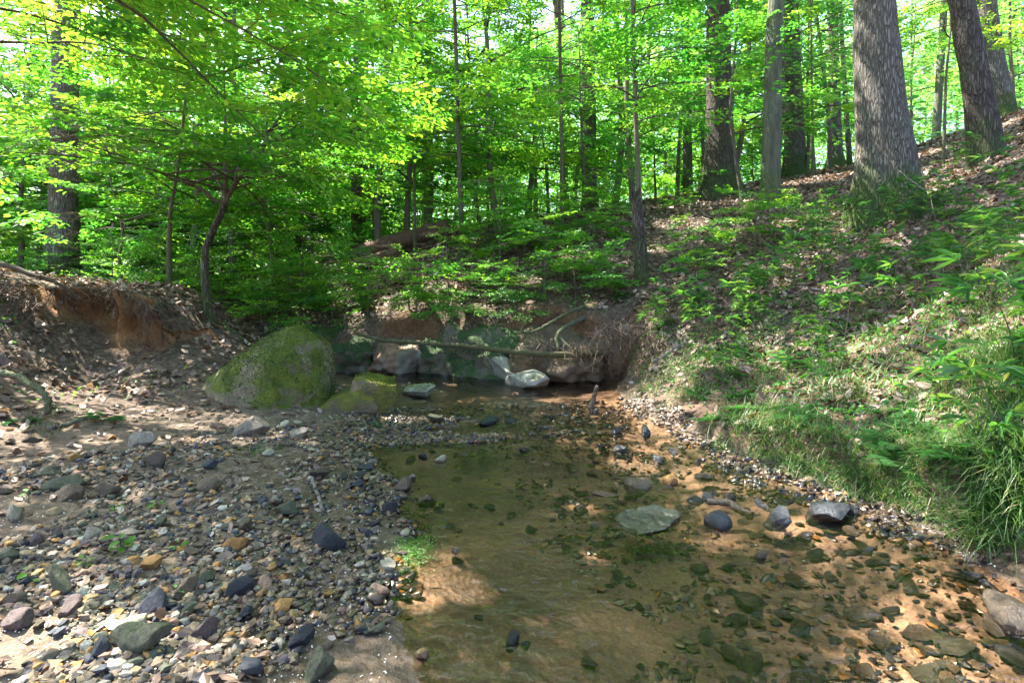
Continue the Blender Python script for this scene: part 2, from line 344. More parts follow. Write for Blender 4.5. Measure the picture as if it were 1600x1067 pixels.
PAL = [(.10, .075, .05), (.16, .12, .08), (.27, .20, .115), (.36, .19, .055), (.018, .022, .030), (.038, .044, .060), (.095, .070, .070), (.42, .38, .29), (.065, .072, .045), (.34, .21, .14), (.06, .045, .033), (.20, .175, .145)]
PALN = ['grey-brown', 'drab brown', 'tan', 'ochre', 'near-black', 'slate blue', 'purplish grey', 'cream', 'greenish grey', 'pinkish', 'dark brown', 'pale grey']
PW = np.array([.17, .17, .14, .09, .06, .06, .06, .06, .08, .06, .06, .03]); PW = PW / PW.sum()
M['gravel'] = tint_mat('gravel_stones', [(i / len(PAL), c) for i, c in enumerate(PAL)], .8, True, True)
M['white'] = tint_mat('fallen_petals', [(0, (.6, .58, .53)), (1, (.8, .79, .75))], .7, False)
M['moss'] = tint_mat('moss_sprigs', [(0, (.015, .03, .004)), (.5, (.08, .115, .010)), (1, (.26, .27, .02))], .95, False)

# ------------------------------------------------------------------ the ground
def axis(a, b, fine, lo, hi):
    mid = np.arange(a, b, fine); l = [a]; s = fine
    while l[-1] > lo: s *= 1.16; l.append(l[-1] - s)
    r = [mid[-1]]; s = fine
    while r[-1] < hi: s *= 1.10; r.append(r[-1] + s)
    return np.r_[np.array(l[1:])[::-1], mid, np.array(r[1:])]
gx = axis(-6.2, 6.6, .034, -140, 140); gy = axis(1.0, 10.2, .034, -80, 190)
X, Y_ = np.meshgrid(gx, gy); Z = H(X, Y_)
xs = X.ravel(); ys = Y_.ravel(); zs = Z.ravel(); ysd = ys.copy()
# the lips of the cut banks overhang a little
wl = sst(-5.6, -5.2, xs) * sst(-3.6, -3.8, xs); t = ys - wall_left(xs)
ysd -= .20 * wl * sst(-.01, .06, t) * sst(.5, .08, t) * (1 + .8 * fbm2(xs, ys * 0, 4, 3)); zs = zs + wl * sst(-.4, -.02, t) * sst(.1, .0, t) * .05 * fbm2(xs, ys, 7, 3, 9)
wf = sst(-3.0, -2.6, xs) * sst(1.9, 1.4, xs); t = ys - wall_far(xs)
ysd -= .14 * wf * sst(.02, .12, t) * sst(.6, .16, t) * (1 + .6 * fbm2(xs, ys * 0, 2.3, 2, 3))
b = MB(); nx, ny = len(gx), len(gy)
i = np.arange(ny - 1)[:, None] * nx; j = np.arange(nx - 1)[None]
b.add(np.c_[xs, ysd, zs], np.stack([i + j, i + j + 1, i + nx + j + 1, i + nx + j], -1).reshape(-1, 4))
gme = b.mesh('ground')
shd = np.where((xs > -8) & (xs < 12) & (ys > -8) & (ys < 15), shore_d(xs, ys), -9)
nn1 = fbm2(xs, ys, 1.1, 4, 11)
sand = sst(.42, .12, zs + .10 * nn1) * sst(-3.2, -1.2, shd + .6 * nn1) * (1 - .85 * sst(1.0, 1.4, xs) * sst(-.0, -.25, shd + .2 * nn1))
wall = sst(-5.9, -5.3, xs) * sst(-3.5, -3.8, xs) * sst(-.7, -.1, ys - wall_left(xs) + .35 * nn1) * sst(.10, .02, ys - wall_left(xs) + .05 * nn1)
wall = np.maximum(wall, .45 * sst(-3.2, -2.8, xs) * sst(2.2, 1.6, xs) * sst(-.2, 0, ys - wall_far(xs)) * sst(.26, .10, ys - wall_far(xs)))
red = sst(1.3, 2, xs) * sst(9, 7.5, ys) * sst(.25, .7, fbm2(xs, ys, 1.6, 3, 21) + .15)
zone = np.stack([sand, wall, red, np.ones_like(sand)], 1).astype(np.float32)
a = gme.attributes.new('zone', 'FLOAT_COLOR', 'POINT'); a.data.foreach_set('color', zone.ravel())
m, n, out = new_mat('ground'); L = n.links
g = geo_pos(n); z = attr(n, 'zone', 'Color'); s = n.nodes.new('ShaderNodeSeparateColor'); L.new(z, s.inputs[0])
n1 = noise(n, g, 2.2, 5, .6); n2 = noise(n, g, 14, 6, .65); n3 = noise(n, g, 80, 4, .7)
vo = N(n, 'ShaderNodeTexVoronoi', Scale=30., Randomness=1.); L.new(g, vo.inputs['Vector'])
litter = mix(n, .5, ramp(n, n2, [(.3, (.03, .02, .013)), (.5, (.08, .052, .034)), (.7, (.15, .10, .07))]), ramp(n, vo.outputs['Color'], [(.2, (.03, .02, .014)), (.5, (.10, .065, .045)), (.85, (.22, .155, .11))]))
sandc = ramp(n, n2, [(.25, (.07, .048, .030)), (.5, (.145, .105, .07)), (.75, (.26, .195, .14))])
bedc = ramp(n, n1, [(.3, (.09, .062, .040)), (.5, (.19, .125, .080)), (.7, (.38, .24, .155))])
clay = ramp(n, noise(n, g, 3.5, 6, .6), [(.3, (.07, .030, .012)), (.5, (.20, .085, .028)), (.7, (.33, .18, .07))])
redc = ramp(n, n2, [(.3, (.07, .040, .025)), (.7, (.19, .11, .07))])
spz = n.nodes.new('ShaderNodeSeparateXYZ'); L.new(g, spz.inputs[0])
under = mapr(n, spz.outputs['Z'], .012, -.01)
c = mix(n, s.outputs[2], litter, redc); c = mix(n, s.outputs[0], c, sandc); c = mix(n, s.outputs[1], c, clay)
c = mix(n, 1., c, ramp(n, n3, [(.3, (.62, .62, .62)), (.7, (1.3, 1.3, 1.3))]), 'MULTIPLY')
n4 = noise(n, g, 26, 5, .7)
bedc = mix(n, 1., bedc, ramp(n, n4, [(.32, (.45, .43, .40)), (.42, (.9, .9, .9)), (.7, (1.25, 1.2, 1.15))]), 'MULTIPLY')
c = mix(n, under, c, mix(n, 1., bedc, ramp(n, n3, [(.35, (.65, .65, .65)), (.7, (1.25, 1.25, 1.25))]), 'MULTIPLY'))
wet = mapr(n, spz.outputs['Z'], .02, .09, .85, 0.)
c = mix(n, math_(n, 'MULTIPLY', wet, math_(n, 'SUBTRACT', 1., under)), c, mix(n, 1., c, (.50, .45, .40), 'MULTIPLY'))
p = N(n, 'ShaderNodeBsdfPrincipled', Roughness=.92); L.new(c, p.inputs['Base Color'])
L.new(mapr(n, wet, 0, .75, .92, .45), p.inputs['Roughness'])
h = math_(n, 'ADD', math_(n, 'ADD', n2, math_(n, 'MULTIPLY', n3, .4)), math_(n, 'MULTIPLY', vo.outputs['Distance'], .5))
L.new(bump(n, h, .8, .03), p.inputs['Normal']); L.new(p.outputs[0], out.inputs[0])
gme.materials.append(m); ground = link('ground', gme); tag(ground, kind='structure')

# ------------------------------------------------------------------ water
wx = np.arange(-4.0, 4.2, .03); wy = np.arange(1.0, 9.3, .03); X, Y_ = np.meshgrid(wx, wy)
rif = sst(1.3, .2, np.hypot((X - .75) / 1.0, (Y_ - 5.3) / 1.1)); rif2 = sst(1.2, .2, np.hypot((X - .25) / .5, (Y_ - 2.2) / .7))
zz = .0038 * np.sin(34 * (Y_ + .35 * np.sin(2.1 * X) + .12 * fbm2(X, Y_, 1.5, 2))) * rif + .0035 * fbm2(X * 1., Y_ * 2.2, 5, 3) * rif \
    + .0028 * fbm2(X * 2.2, Y_, 7, 3, 5) * rif2 + .0011 * fbm2(X, Y_ * 1.8, 4, 3, 2)
b = MB(); nx, ny = len(wx), len(wy); i = np.arange(ny - 1)[:, None] * nx; j = np.arange(nx - 1)[None]
b.add(np.c_[X.ravel(), Y_.ravel(), zz.ravel()], np.stack([i + j, i + j + 1, i + nx + j + 1, i + nx + j], -1).reshape(-1, 4))
m, n, out = new_mat('creek_water'); L = n.links
tr = N(n, 'ShaderNodeBsdfTransparent'); tr.inputs[0].default_value = (.93, .86, .79, 1)
gl = N(n, 'ShaderNodeBsdfGlossy', Roughness=.03); gl.inputs[0].default_value = (1, 1, 1, 1)
fr = N(n, 'ShaderNodeFresnel', IOR=1.45); mx = N(n, 'ShaderNodeMixShader')
g = geo_pos(n); mp = n.nodes.new('ShaderNodeMapping'); mp.inputs['Scale'].default_value = (1, 1.5, 1); L.new(g, mp.inputs[0])
nb = bump(n, noise(n, mp.outputs[0], 9, 3, .5, .6), .7, .024)
L.new(nb, gl.inputs['Normal']); L.new(nb, fr.inputs['Normal'])
L.new(fr.outputs[0], mx.inputs[0]); L.new(tr.outputs[0], mx.inputs[1]); L.new(gl.outputs[0], mx.inputs[2]); L.new(mx.outputs[0], out.inputs[0])
tag(link('water', b.mesh('water'), m), kind='structure')

# ------------------------------------------------------------------ leaves and branches
OVATE = (np.array([[0, 0, 0], [.30, -.27, .05], [.72, -.20, .02], [1, 0, -.06], [.72, .20, .02], [.30, .27, .05]]), [[0, 1, 2, 3], [0, 3, 4, 5]])
DIAM = (np.array([[0, 0, 0], [.45, -.30, .06], [1, 0, 0], [.45, .30, .06]]), [[0, 1, 2, 3]])
LANCE = (np.array([[0, 0, 0], [.25, -.065, .04], [.6, -.06, .0], [1, 0, -.22], [.6, .06, .0], [.25, .065, .04]]), [[0, 1, 2, 3], [0, 3, 4, 5]])
CURL = (np.array([[0, 0, .05], [.30, -.28, .16], [.72, -.24, .10], [1, 0, .12], [.72, .20, .0], [.30, .26, .02]]), [[0, 1, 2, 3], [0, 3, 4, 5]])
def add_leaves(mb, pos, d, nrm, size, tint, tpl=OVATE):
    T, Fq = tpl; k = len(T)
    d = d / (np.linalg.norm(d, axis=1)[:, None] + 1e-9); s = np.cross(nrm, d); s /= np.linalg.norm(s, axis=1)[:, None] + 1e-9; nn = np.cross(d, s)
    V = pos[:, None] + size[:, None, None] * (T[None, :, 0, None] * d[:, None] + T[None, :, 1, None] * s[:, None] + T[None, :, 2, None] * nn[:, None])
    Q = (np.arange(len(pos))[:, None, None] * k + np.array(Fq)[None]).reshape(-1, 4)
    mb.add(V.reshape(-1, 3), Q, None, np.repeat(tint, k))
def spray(rng, nside=6, leaf=.155, sp=.125):
    """a flat twig of unit length along +x: leaf base points, directions, sizes and the twig polylines"""
    P, D, S, tw = [], [], [], []
    def run(p0, ang, Ln, n0):
        dirv = np.array([math.cos(ang), math.sin(ang), 0]); k = max(2, int(Ln / sp))
        bend = rng.normal(0, .25)
        for q in range(k):
            t = (q + .6) / k * Ln; a = ang + bend * t; p = p0 + dirv * t + np.array([0, 0, -.12 * t * t])
            for sd_ in ((-1, 1) if rng.random() < .6 else (rng.choice([-1, 1]),)):
                al = a + sd_ * rng.uniform(.6, 1.1); P.append(p); D.append([math.cos(al), math.sin(al), rng.normal(-.12, .2)]); S.append(leaf * rng.uniform(.6, 1.15))
        P.append(p0 + dirv * Ln); D.append([math.cos(ang), math.sin(ang), -.1]); S.append(leaf)
        tw.append(np.array([p0, p0 + dirv * Ln * .5 + [0, 0, -.03 * Ln * Ln], p0 + dirv * Ln + [0, 0, -.12 * Ln * Ln]]))
    run(np.zeros(3), 0, 1., 0)
    for k in range(nside):
        t = .12 + .75 * k / nside; s_ = 1 if k % 2 else -1
        run(np.array([t, 0, -.1 * t * t]), s_ * rng.uniform(.7, 1.0), .55 * (1.05 - t) + .12, 0)
    return np.array(P), np.array(D), np.array(S), tw
_rg = np.random.default_rng(77)
SPRAYS = [spray(_rg, 5 + k % 3) for k in range(8)]
SPRAYS_LO = [spray(_rg, 3, .22, .2) for k in range(6)]
def basis(d, up=(0, 0, 1), roll=0.):
    d = np.asarray(d, float); d = d / (np.linalg.norm(d) + 1e-9); s = np.cross(up, d); s /= np.linalg.norm(s) + 1e-9; u = np.cross(d, s)
    s2 = s * math.cos(roll) + u * math.sin(roll); return np.stack([d, s2, np.cross(d, s2)], 1)
def put_spray(rng, LP, wood, p, d, L, lib, tbase, twigr=.0019, twigs=True, tilt=.16):
    P, D, S, tw = lib[rng.integers(len(lib))]; B = basis(d, roll=rng.normal(0, tilt))
    LP.append((P @ B.T * L + p, D @ B.T, np.tile(B[:, 2], (len(P), 1)), S * L, np.full(len(P), tbase)))
    if twigs:
        for k, q in enumerate(tw): wood.tube(q @ B.T * L + p, np.array([twigr * 1.2, twigr, twigr * .5]) * (1.3 if k == 0 else .8), 3)
def limb(rng, LP, wood, p0, az, el, L, r, spl=.6, lib=SPRAYS, tint=.5, droop=.5, twigs=True, dens=1., n=9, step=.33, tilt=.16, start=.22):
    P = [np.array(p0, float)]; a = az; e = el
    for k in range(n - 1):
        a += rng.normal(0, .13); e += rng.normal(-droop / n, .06)
        P.append(P[-1] + np.array([math.cos(a) * math.cos(e), math.sin(a) * math.cos(e), math.sin(e)]) * L / (n - 1))
    P = np.array(P); wood.tube(P, np.linspace(r, r * .18, n), 6)
    cnt = max(2, int(L / step * dens))
    for k in range(cnt):
        t = start + (1 - start) * (k + rng.random() * .8) / cnt; f = t * (n - 1); i0 = min(int(f), n - 2); p = P[i0] + (P[i0 + 1] - P[i0]) * (f - i0)
        dd = P[i0 + 1] - P[i0]; dd /= np.linalg.norm(dd); s_ = 1 if k % 2 else -1
        an = s_ * rng.uniform(.6, 1.2); d2 = np.array([dd[0] * math.cos(an) - dd[1] * math.sin(an), dd[0] * math.sin(an) + dd[1] * math.cos(an), rng.normal(.02, .14)])
        l2 = min(L * .38, 1.4) * (1.1 - t) + .15; q = p + d2 * l2
        wood.tube(np.array([p, (p + q) / 2 + rng.normal(0, .02, 3), q]), [r * .3, r * .2, .003], 4)
        tb = tint + rng.normal(0, .19)
        put_spray(rng, LP, wood, p + d2 * l2 * .35, d2 + rng.normal(0, .3, 3) * [1, 1, .3], spl * rng.uniform(.7, 1.1), lib, tb, twigs=twigs, tilt=tilt)
        put_spray(rng, LP, wood, q, d2 + rng.normal(0, .15, 3) * [1, 1, .4], spl * rng.uniform(.8, 1.2), lib, tb, twigs=twigs, tilt=tilt)
    put_spray(rng, LP, wood, P[-1], P[-1] - P[-2], spl, lib, tint, twigs=twigs, tilt=tilt)
    return P
def leaves_mesh(name, rng, LP, tpl=OVATE, keep=None, jit=.35):
    pos = np.vstack([a[0] for a in LP]); d = np.vstack([a[1] for a in LP]); nr = np.vstack([a[2] for a in LP]); s = np.concatenate([a[3] for a in LP]); t = np.concatenate([a[4] for a in LP])
    if keep is not None:
        k = keep(pos); pos, d, nr, s, t = pos[k], d[k], nr[k], s[k], t[k]
    nr = nr + rng.normal(0, jit, nr.shape); t = np.clip(t + rng.normal(0, .13, len(t)), 0, 1)
    mb = MB(); add_leaves(mb, pos, d, nr, s, t, tpl); return mb.mesh(name, False)
def trunk(P, r, flare=1.0, seg=20, n=26, bump_=.05, buttress=0, seed=0):
    """tapered trunk through the points P (relative to its base), r radii at the same points; its foot flares into roots"""
    P = np.asarray(P, float); r = np.asarray(r, float); tt = np.linspace(0, 1, len(P))
    ts = np.linspace(0, 1, n) ** 1.6; C = np.stack([np.interp(ts, tt, P[:, k]) for k in range(3)], 1); rr = np.interp(ts, tt, r)
    # round the corners of the polyline
    for _ in range(2): C[1:-1] = (C[:-2] + 2 * C[1:-1] + C[2:]) / 4
    C = np.vstack([C[0] - [0, 0, .35], C]); hz = np.r_[-.35, C[1:, 2] - C[1, 2]]; rr = np.r_[rr[0], rr]
    rr = rr * (1 + (flare - 1) * np.exp(-np.maximum(hz, 0) / (r[0] * 1.6)))
    mb = MB(); th = np.arange(seg) * 2 * np.pi / seg; ph = seed * 1.7
    but = 1 + buttress * np.exp(-np.maximum(hz, 0)[:, None] / (r[0] * 1.1)) * (np.cos(4 * th + ph) * .5 + np.cos(7 * th + 2 * ph) * .3)[None]
    RR = rr[:, None] * but
    V = C[:, None] + np.stack([np.cos(th)[None] * RR, np.sin(th)[None] * RR, 0 * RR], -1)
    nz = fbm((V / max(r[0], .05) * np.array([.9, .9, .35])).reshape(-1, 3) + seed, 3).reshape(RR.shape)
    RR = RR * (1 + bump_ * nz); V = C[:, None] + np.stack([np.cos(th)[None] * RR, np.sin(th)[None] * RR, 0 * RR], -1)
    nn = len(C); i = np.arange(nn - 1)[:, None] * seg; j = np.arange(seg)[None]; j2 = (j + 1) % seg
    mb.add(V.reshape(-1, 3), np.stack([i + j, i + j2, i + seg + j2, i + seg + j], -1).reshape(-1, 4)); return mb

# ---- shared crowns
def high_crown(seed, h0, h1, rad, nl=11, leaf=SPRAYS_LO):
    rng = np.random.default_rng(seed); LP = []; wd = MB()
    for k in range(nl):
        t = k / (nl - 1); z0 = h0 + (h1 - h0) * t * .85; Ln = rad * (.55 + .6 * math.sin(math.pi * min(1, .25 + t * .75))) * rng.uniform(.75, 1.15)
        limb(rng, LP, wd, (0, 0, z0), k * 2.4 + rng.normal(0, .3), .45 + .4 * t, Ln, .05 * (1.2 - t * .6), 1.15, leaf, .5, .5, False, 1.0, 8, .62, .35, .35)
    return wd.mesh('limbs'), leaves_mesh('crown', rng, LP, DIAM, jit=.5)
CROWNS = [high_crown(100 + k, h0, h1_, r_, nl) for k, (h0, h1_, r_, nl) in enumerate([(9, 19, 4.0, 9), (8, 17, 3.6, 8), (11, 21, 4.2, 9)])]
def under_tree(seed, ht, rad, nl, dens, spl, lib, tpl, zlow=.22):
    rng = np.random.default_rng(seed); LP = []; wd = MB()
    P = [np.zeros(3)]; n = 8
    for k in range(1, n): P.append(np.array([rng.normal(0, .05 * ht / 6) + P[-1][0], rng.normal(0, .05 * ht / 6) + P[-1][1], ht * k / (n - 1)]))
    P = np.array(P); r0 = .009 * ht + .008; rr = np.linspace(r0, r0 * .2, n)
    tb = trunk(P, rr, 1.25, 9, 16, .04, seed=seed)
    for k in range(nl):
        t = zlow + (1 - zlow) * k / nl; f = t * (n - 1); i0 = min(int(f), n - 2); p = P[i0] + (P[i0 + 1] - P[i0]) * (f - i0)
        Ln = rad * (1.15 - .75 * (t - zlow) / (1 - zlow)) * rng.uniform(.6, 1.15)
        limb(rng, LP, wd, p, k * 2.4 + rng.normal(0, .4), rng.uniform(.15, .5), Ln, r0 * .35, spl, lib, .5, .5, lib is SPRAYS, dens, 7, .36 if lib is SPRAYS else .6)
    return tb.mesh('trunk'), wd.mesh('limbs'), leaves_mesh('crown', rng, LP, tpl)
UNDER = [under_tree(200 + k, *a) for k, a in enumerate([(6.5, 2.2, 17, 1., .62, SPRAYS, OVATE), (5.2, 1.9, 14, 1., .6, SPRAYS, OVATE), (7.5, 2.3, 18, .9, .65, SPRAYS, OVATE)])]
UNDER_FAR = [under_tree(230 + k, *a) for k, a in enumerate([(8, 2.6, 18, 1.0, 1.0, SPRAYS_LO, DIAM), (10, 2.8, 22, 1.0, 1.05, SPRAYS_LO, DIAM), (6, 2.3, 14, 1.0, .9, SPRAYS_LO, DIAM)])]
SHRUB = [under_tree(260 + k, *a) for k, a in enumerate([(1.3, .8, 9, 1.0, .5, SPRAYS, OVATE, .25), (.9, .7, 7, 1.0, .45, SPRAYS, OVATE, .2), (1.9, 1.0, 11, 1., .52, SPRAYS, OVATE, .25)])]
def set_mat(me, mat):
    if not me.materials: me.materials.append(mat)
for a, b_ in CROWNS: set_mat(a, M['bark_thin']); set_mat(b_, M['leaf_far'])
for L3, lm in ((UNDER, 'leaf'), (UNDER_FAR, 'leaf_far'), (SHRUB, 'leaf')):
    for a, b_, c_ in L3: set_mat(a, M['bark_thin']); set_mat(b_, M['twig']); set_mat(c_, M[lm])
def place_tree(name, label, cat, lib, x, y, rot, s, group=None, tilt=(0, 0), zoff=-.03):
    o = thing(name, label, cat, (x, y, h1(x, y) + zoff), group); o.rotation_euler = (tilt[0], tilt[1], rot); o.scale = (s, s, s)
    for nm, me in zip(('trunk', 'limbs', 'crown'), lib): link(nm, me, None, o)
    return o

# ---- the big trunks: (label, base px, base py or None, distance, base radius, [(px, py) further up], bark, flare, buttress, crown)
BIG = [
 ('thick grey straight trunk with a flared mossy foot, the biggest on the right slope', 1390, 8.5, .37, [(1375, 150, .315), (1366, 0, .275)], 'bark_grey', 1.55, .18, 0),
 ('dark brown trunk leaning left at the top of the right slope', 1543, 9.0, .215, [(1520, 100, .19), (1502, 0, .18)], 'bark_dark', 1.35, .1, 1),
 ('dark broad trunk with spreading root foot, left of the pale smooth trunk', 1125, 14.0, .36, [(1123, 120, .29), (1122, 0, .27)], 'bark_dark', 1.6, .2, 2),
 ('pale smooth greenish trunk with a hole in its foot on the ridge', 1203, 12.0, .19, [(1208, 120, .17), (1212, 0, .16)], 'bark_smooth', 1.3, .12, 1),
 ('stout brown trunk just right of the pale smooth trunk', 1243, 19.0, .33, [(1238, 100, .27), (1236, 0, .24)], 'bark_grey', 1.5, .1, 0),
 ('tall grey trunk rising from bushes in the middle of the woods', 922, 20.0, .27, [(920, 130, .24), (917, 0, .22)], 'bark_grey', 1.3, .1, 2),
 ('mottled grey trunk standing behind the red cut bank', 97, 12.0, .29, [(100, 250, .25), (104, 0, .24)], 'bark_grey', 1.35, .1, 1),
 ('slim grey trunk passing behind the fallen log', 557, 18.0, .19, [(557, 200, .17), (562, 0, .15)], 'bark_grey', 1.2, .05, 0),
 ('grey trunk behind the dark leaning trunk at the right edge', 1566, 16.0, .30, [(1550, 80, .26), (1540, 0, .24)], 'bark_grey', 1.5, .1, 2),
 ('brown trunk with a widening foot between the stout trunk and the biggest trunk', 1306, 21.0, .24, [(1303, 120, .20), (1300, 0, .17)], 'bark_grey', 1.7, .1, 1),
 ('dim trunk with forked neighbour far behind the cut bank', 252, 20.0, .24, [(250, 330, .22), (246, 200, .2)], 'bark_dark', 1.3, .1, 0),
 ('pale grey trunk at the left end of the ridge', 1075, 19.0, .16, [(1073, 150, .14), (1070, 0, .13)], 'bark_smooth', 1.3, .1, 1),
 ('hazy grey trunk high behind the leaves above the boulder', 452, 26.0, .26, [(452, 120, .24), (450, 0, .22)], 'bark_grey', 1.2, .1, 2),
 ('straight mid-sized trunk left of the tall grey trunk', 885, 24.0, .15, [(880, 200, .13), (868, 0, .12)], 'bark_grey', 1.2, .1, 0),
 ('grey trunk leaning left beyond the biggest trunk', 1462, 22.0, .15, [(1472, 60, .13), (1476, 0, .12)], 'bark_smooth', 1.2, .1, 2),
 ('slender trunk close to the right of the brown widening trunk', 1328, 20.0, .09, [(1320, 140, .08), (1312, 0, .07)], 'bark_grey', 1.2, .1, 1)]
for k, (lab, px, Yd, r0, ups, bark, fl, bu, cr) in enumerate(BIG):
    x0 = (px - CX) / F_PX * Yd; z0 = h1(x0, Yd); base = np.array([x0, Yd, z0]); P = [np.zeros(3)]; rr = [r0]
    for (ux, uy, ur) in ups:
        P.append(np.array(W(ux, uy, Yd)) - base); rr.append(ur)
    d = (P[-1] - P[0]); d = d / max(d[2], .1); top = 19. if cr == 0 else (17. if cr == 1 else 21.)
    for hh, f_ in ((.45, .8), (.7, .55), (1., .15)):
        zz_ = P[len(ups)][2] + (top - P[len(ups)][2]) * hh; P.append(P[len(ups)] + d * .8 * (zz_ - P[len(ups)][2])); P[-1][2] = zz_; rr.append(rr[len(ups)] * f_)
    near = Yd < 15
    t = thing('tree', lab, 'tree', base)
    # sample the polyline densely near the foot
    link('trunk', trunk(P, rr, fl, 72 if near else 24, 110 if near else 40, .075, bu * 1.3, k).mesh('trunk'), M[bark], t)
    a, b_ = CROWNS[cr]
    off = P[len(ups)] + d * .5 * (12 - P[len(ups)][2])
    for nm, me in (('limbs', a), ('crown', b_)):
        c_ = link(nm, me, None, t); c_.location = (off[0], off[1], 0); c_.rotation_euler = (0, 0, k * 1.3)
LEFT_OUT = []
# ---- trees farther off, seen as thin trunks with leaves
rng = np.random.default_rng(31)
def free(x, y, lst, r): return all((x - a) ** 2 + (y - b) ** 2 > r * r for a, b in lst)
spots = [((px - CX) / F_PX * Yd, Yd) for (_, px, Yd, *_r) in BIG]
far_tr = []
zones = [('left of the leaning sapling', -60, 320), ('between the leaning sapling and the slim grey trunk', 330, 550), ('between the slim and the tall grey trunks', 560, 910), ('between the tall grey trunk and the dark broad trunk', 930, 1110), ('between the pale smooth trunk and the biggest trunk', 1215, 1345), ('right of the biggest trunk', 1420, 1660)]
for zi, (zn, a0, a1) in enumerate(zones):
    cnt = int((a1 - a0) / (40 if a0 < 700 else 27))
    for k in range(cnt):
        for tr_ in range(30):
            px = rng.uniform(a0, a1); Yd = rng.uniform(19, 52) if zi != 0 else rng.uniform(15, 50); x = (px - CX) / F_PX * Yd
            if free(x, Yd, spots, 1.6): break
        spots.append((x, Yd)); z0 = h1(x, Yd); r0 = rng.uniform(.07, .19) if rng.random() < .7 else rng.uniform(.2, .3)
        lean = rng.normal(0, .035, 2); hh = rng.uniform(15, 20)
        P = [np.array([lean[0] * q + rng.normal(0, .08), lean[1] * q, q]) for q in np.linspace(0, hh, 7)]; P[0] = np.zeros(3)
        bark = ['bark_grey', 'bark_dark', 'bark_smooth', 'bark_thin'][rng.integers(4)]; nm = {'bark_grey': 'grey', 'bark_dark': 'dark', 'bark_smooth': 'pale', 'bark_thin': 'brown'}[bark]
        dist_w = 'distant' if Yd > 34 else 'mid-distance'
        th_w = 'slender' if r0 < .13 else ('medium' if r0 < .2 else 'stout')
        t = thing('forest_tree', f'{th_w} {nm} {dist_w} trunk {zn}'.replace('medium ', '').replace('brown widening ', '').replace('mid-distance', 'nearer'), 'tree', (x, Yd, z0), 'forest trunks behind the near trees')
        link('trunk', trunk(P, np.linspace(r0, r0 * .25, 7), 1.35, 12, 22, .05, .08, k).mesh('trunk'), M[bark], t)
        a, b_ = CROWNS[rng.integers(3)]; s_ = rng.uniform(.45, .65); rz = rng.uniform(0, 6)
        for nm_, me in (('limbs', a), ('crown', b_)):
            c_ = link(nm_, me, None, t); c_.rotation_euler = (0, 0, rz); c_.scale = (s_, s_, rng.uniform(.75, .95)); c_.location = (lean[0] * 10, lean[1] * 10, 0)
# ---- understorey trees with layered leaves
for zi, (zn, a0, a1) in enumerate([('behind the cut bank', -100, 330), ('above the fallen log', 340, 680), ('in the middle of the woods', 690, 1000), ('along the ridge', 1010, 1340), ('beyond the right slope', 1400, 1700)]):
    cnt = [19, 18, 18, 13, 13][zi]
    for k in range(cnt):
        px = a0 + (a1 - a0) * (k + rng.random()) / cnt; far_ = k % 2 == 0
        Yd = rng.uniform(18, 42) if far_ else rng.uniform(12 if zi != 3 else 17, 20)
        if zi == 4: Yd = rng.uniform(19, 42)
        x = (px - CX) / F_PX * Yd; lib = (UNDER_FAR if Yd > 16.5 else UNDER)[rng.integers(3)]
        place_tree('understorey_tree', f"{'distant' if Yd > 24 else 'slim'} leafy understorey tree {zn}", 'tree', lib, x, Yd, rng.uniform(0, 6), rng.uniform(.8, 1.3), 'leafy understorey trees', (rng.normal(0, .05), rng.normal(0, .05)))

# ---- far wood seen as one mass of leaves
rng = np.random.default_rng(9); mb = MB(); nc = 2500
az = rng.uniform(-1.0, 1.0, nc); Yc = rng.uniform(38, 85, nc); hc = rng.uniform(0, 1, nc) ** 1.2 * 26; hc[:1100] = rng.uniform(0, 7, 1100); Yc[:1100] = rng.uniform(24, 52, 1100); xc = np.tan(az) * Yc * .95
zc = H(xc, Yc, False) + hc
k = np.repeat(np.arange(nc), 85); nl = len(k)
pos = np.stack([xc[k], Yc[k], zc[k]], 1) + rng.normal(0, 1, (nl, 3)) * [1.7, 1.7, .65]
d = rng.normal(0, 1, (nl, 3)) * [1, 1, .3]; nr = rng.normal(0, .5, (nl, 3)) + [0, 0, 1]
add_leaves(mb, pos, d, nr, rng.uniform(.16, .34, nl), np.clip(np.repeat(rng.uniform(.25, .8, nc), 85) + rng.normal(0, .12, nl), 0, 1), DIAM)
tag(link('distant_foliage', mb.mesh('distant_foliage', False), M['leaf_far']), 'far-off mass of sunlit woodland leaves', 'foliage', kind='stuff')

# ---- near leafy trees at the left
def near_tree(name, label, seed, P, rr, limbs, spl, tint, leafmat='leaf', seg=14, keep=None, flare=1.3, bark='bark_thin', dens=1.):
    rng = np.random.default_rng(seed); base = np.array(P[0], float); Pl = np.array(P, float) - base
    t = thing(name, label, 'tree', base); LP = []; wd = MB(); tk = trunk(Pl, rr, flare, seg, 60, .06, .08, seed)
    link('trunk', tk.mesh('trunk'), M[bark], t)
    for (p0, az, el, Ln, r, dr) in limbs:
        limb(rng, LP, wd, np.array(p0) - base, az, el, Ln, r, spl, SPRAYS, tint, dr, True, dens, 10, .30)
    link('limbs', wd.mesh('limbs'), M['twig'], t)
    link('crown', leaves_mesh('crown', rng, LP, OVATE, keep), M[leafmat], t)
    return t
rng = np.random.default_rng(4)
Pq = [W(328, 505, 7.5), W(320, 440, 7.5), W(320, 390, 7.5), W(338, 350, 7.5), W(352, 318, 7.5)]
Pq[0] = (Pq[0][0], Pq[0][1], h1(*Pq[0][:2]))
fork = np.array(Pq[-1])
lim = []
stems = []
for (tx, ty, dz) in [(378, 235, 0), (300, 200, .4), (352, 120, .2), (250, 270, -.3), (440, 180, .5)]:
    stems.append(np.array(W(tx, ty, 7.5 + dz)))
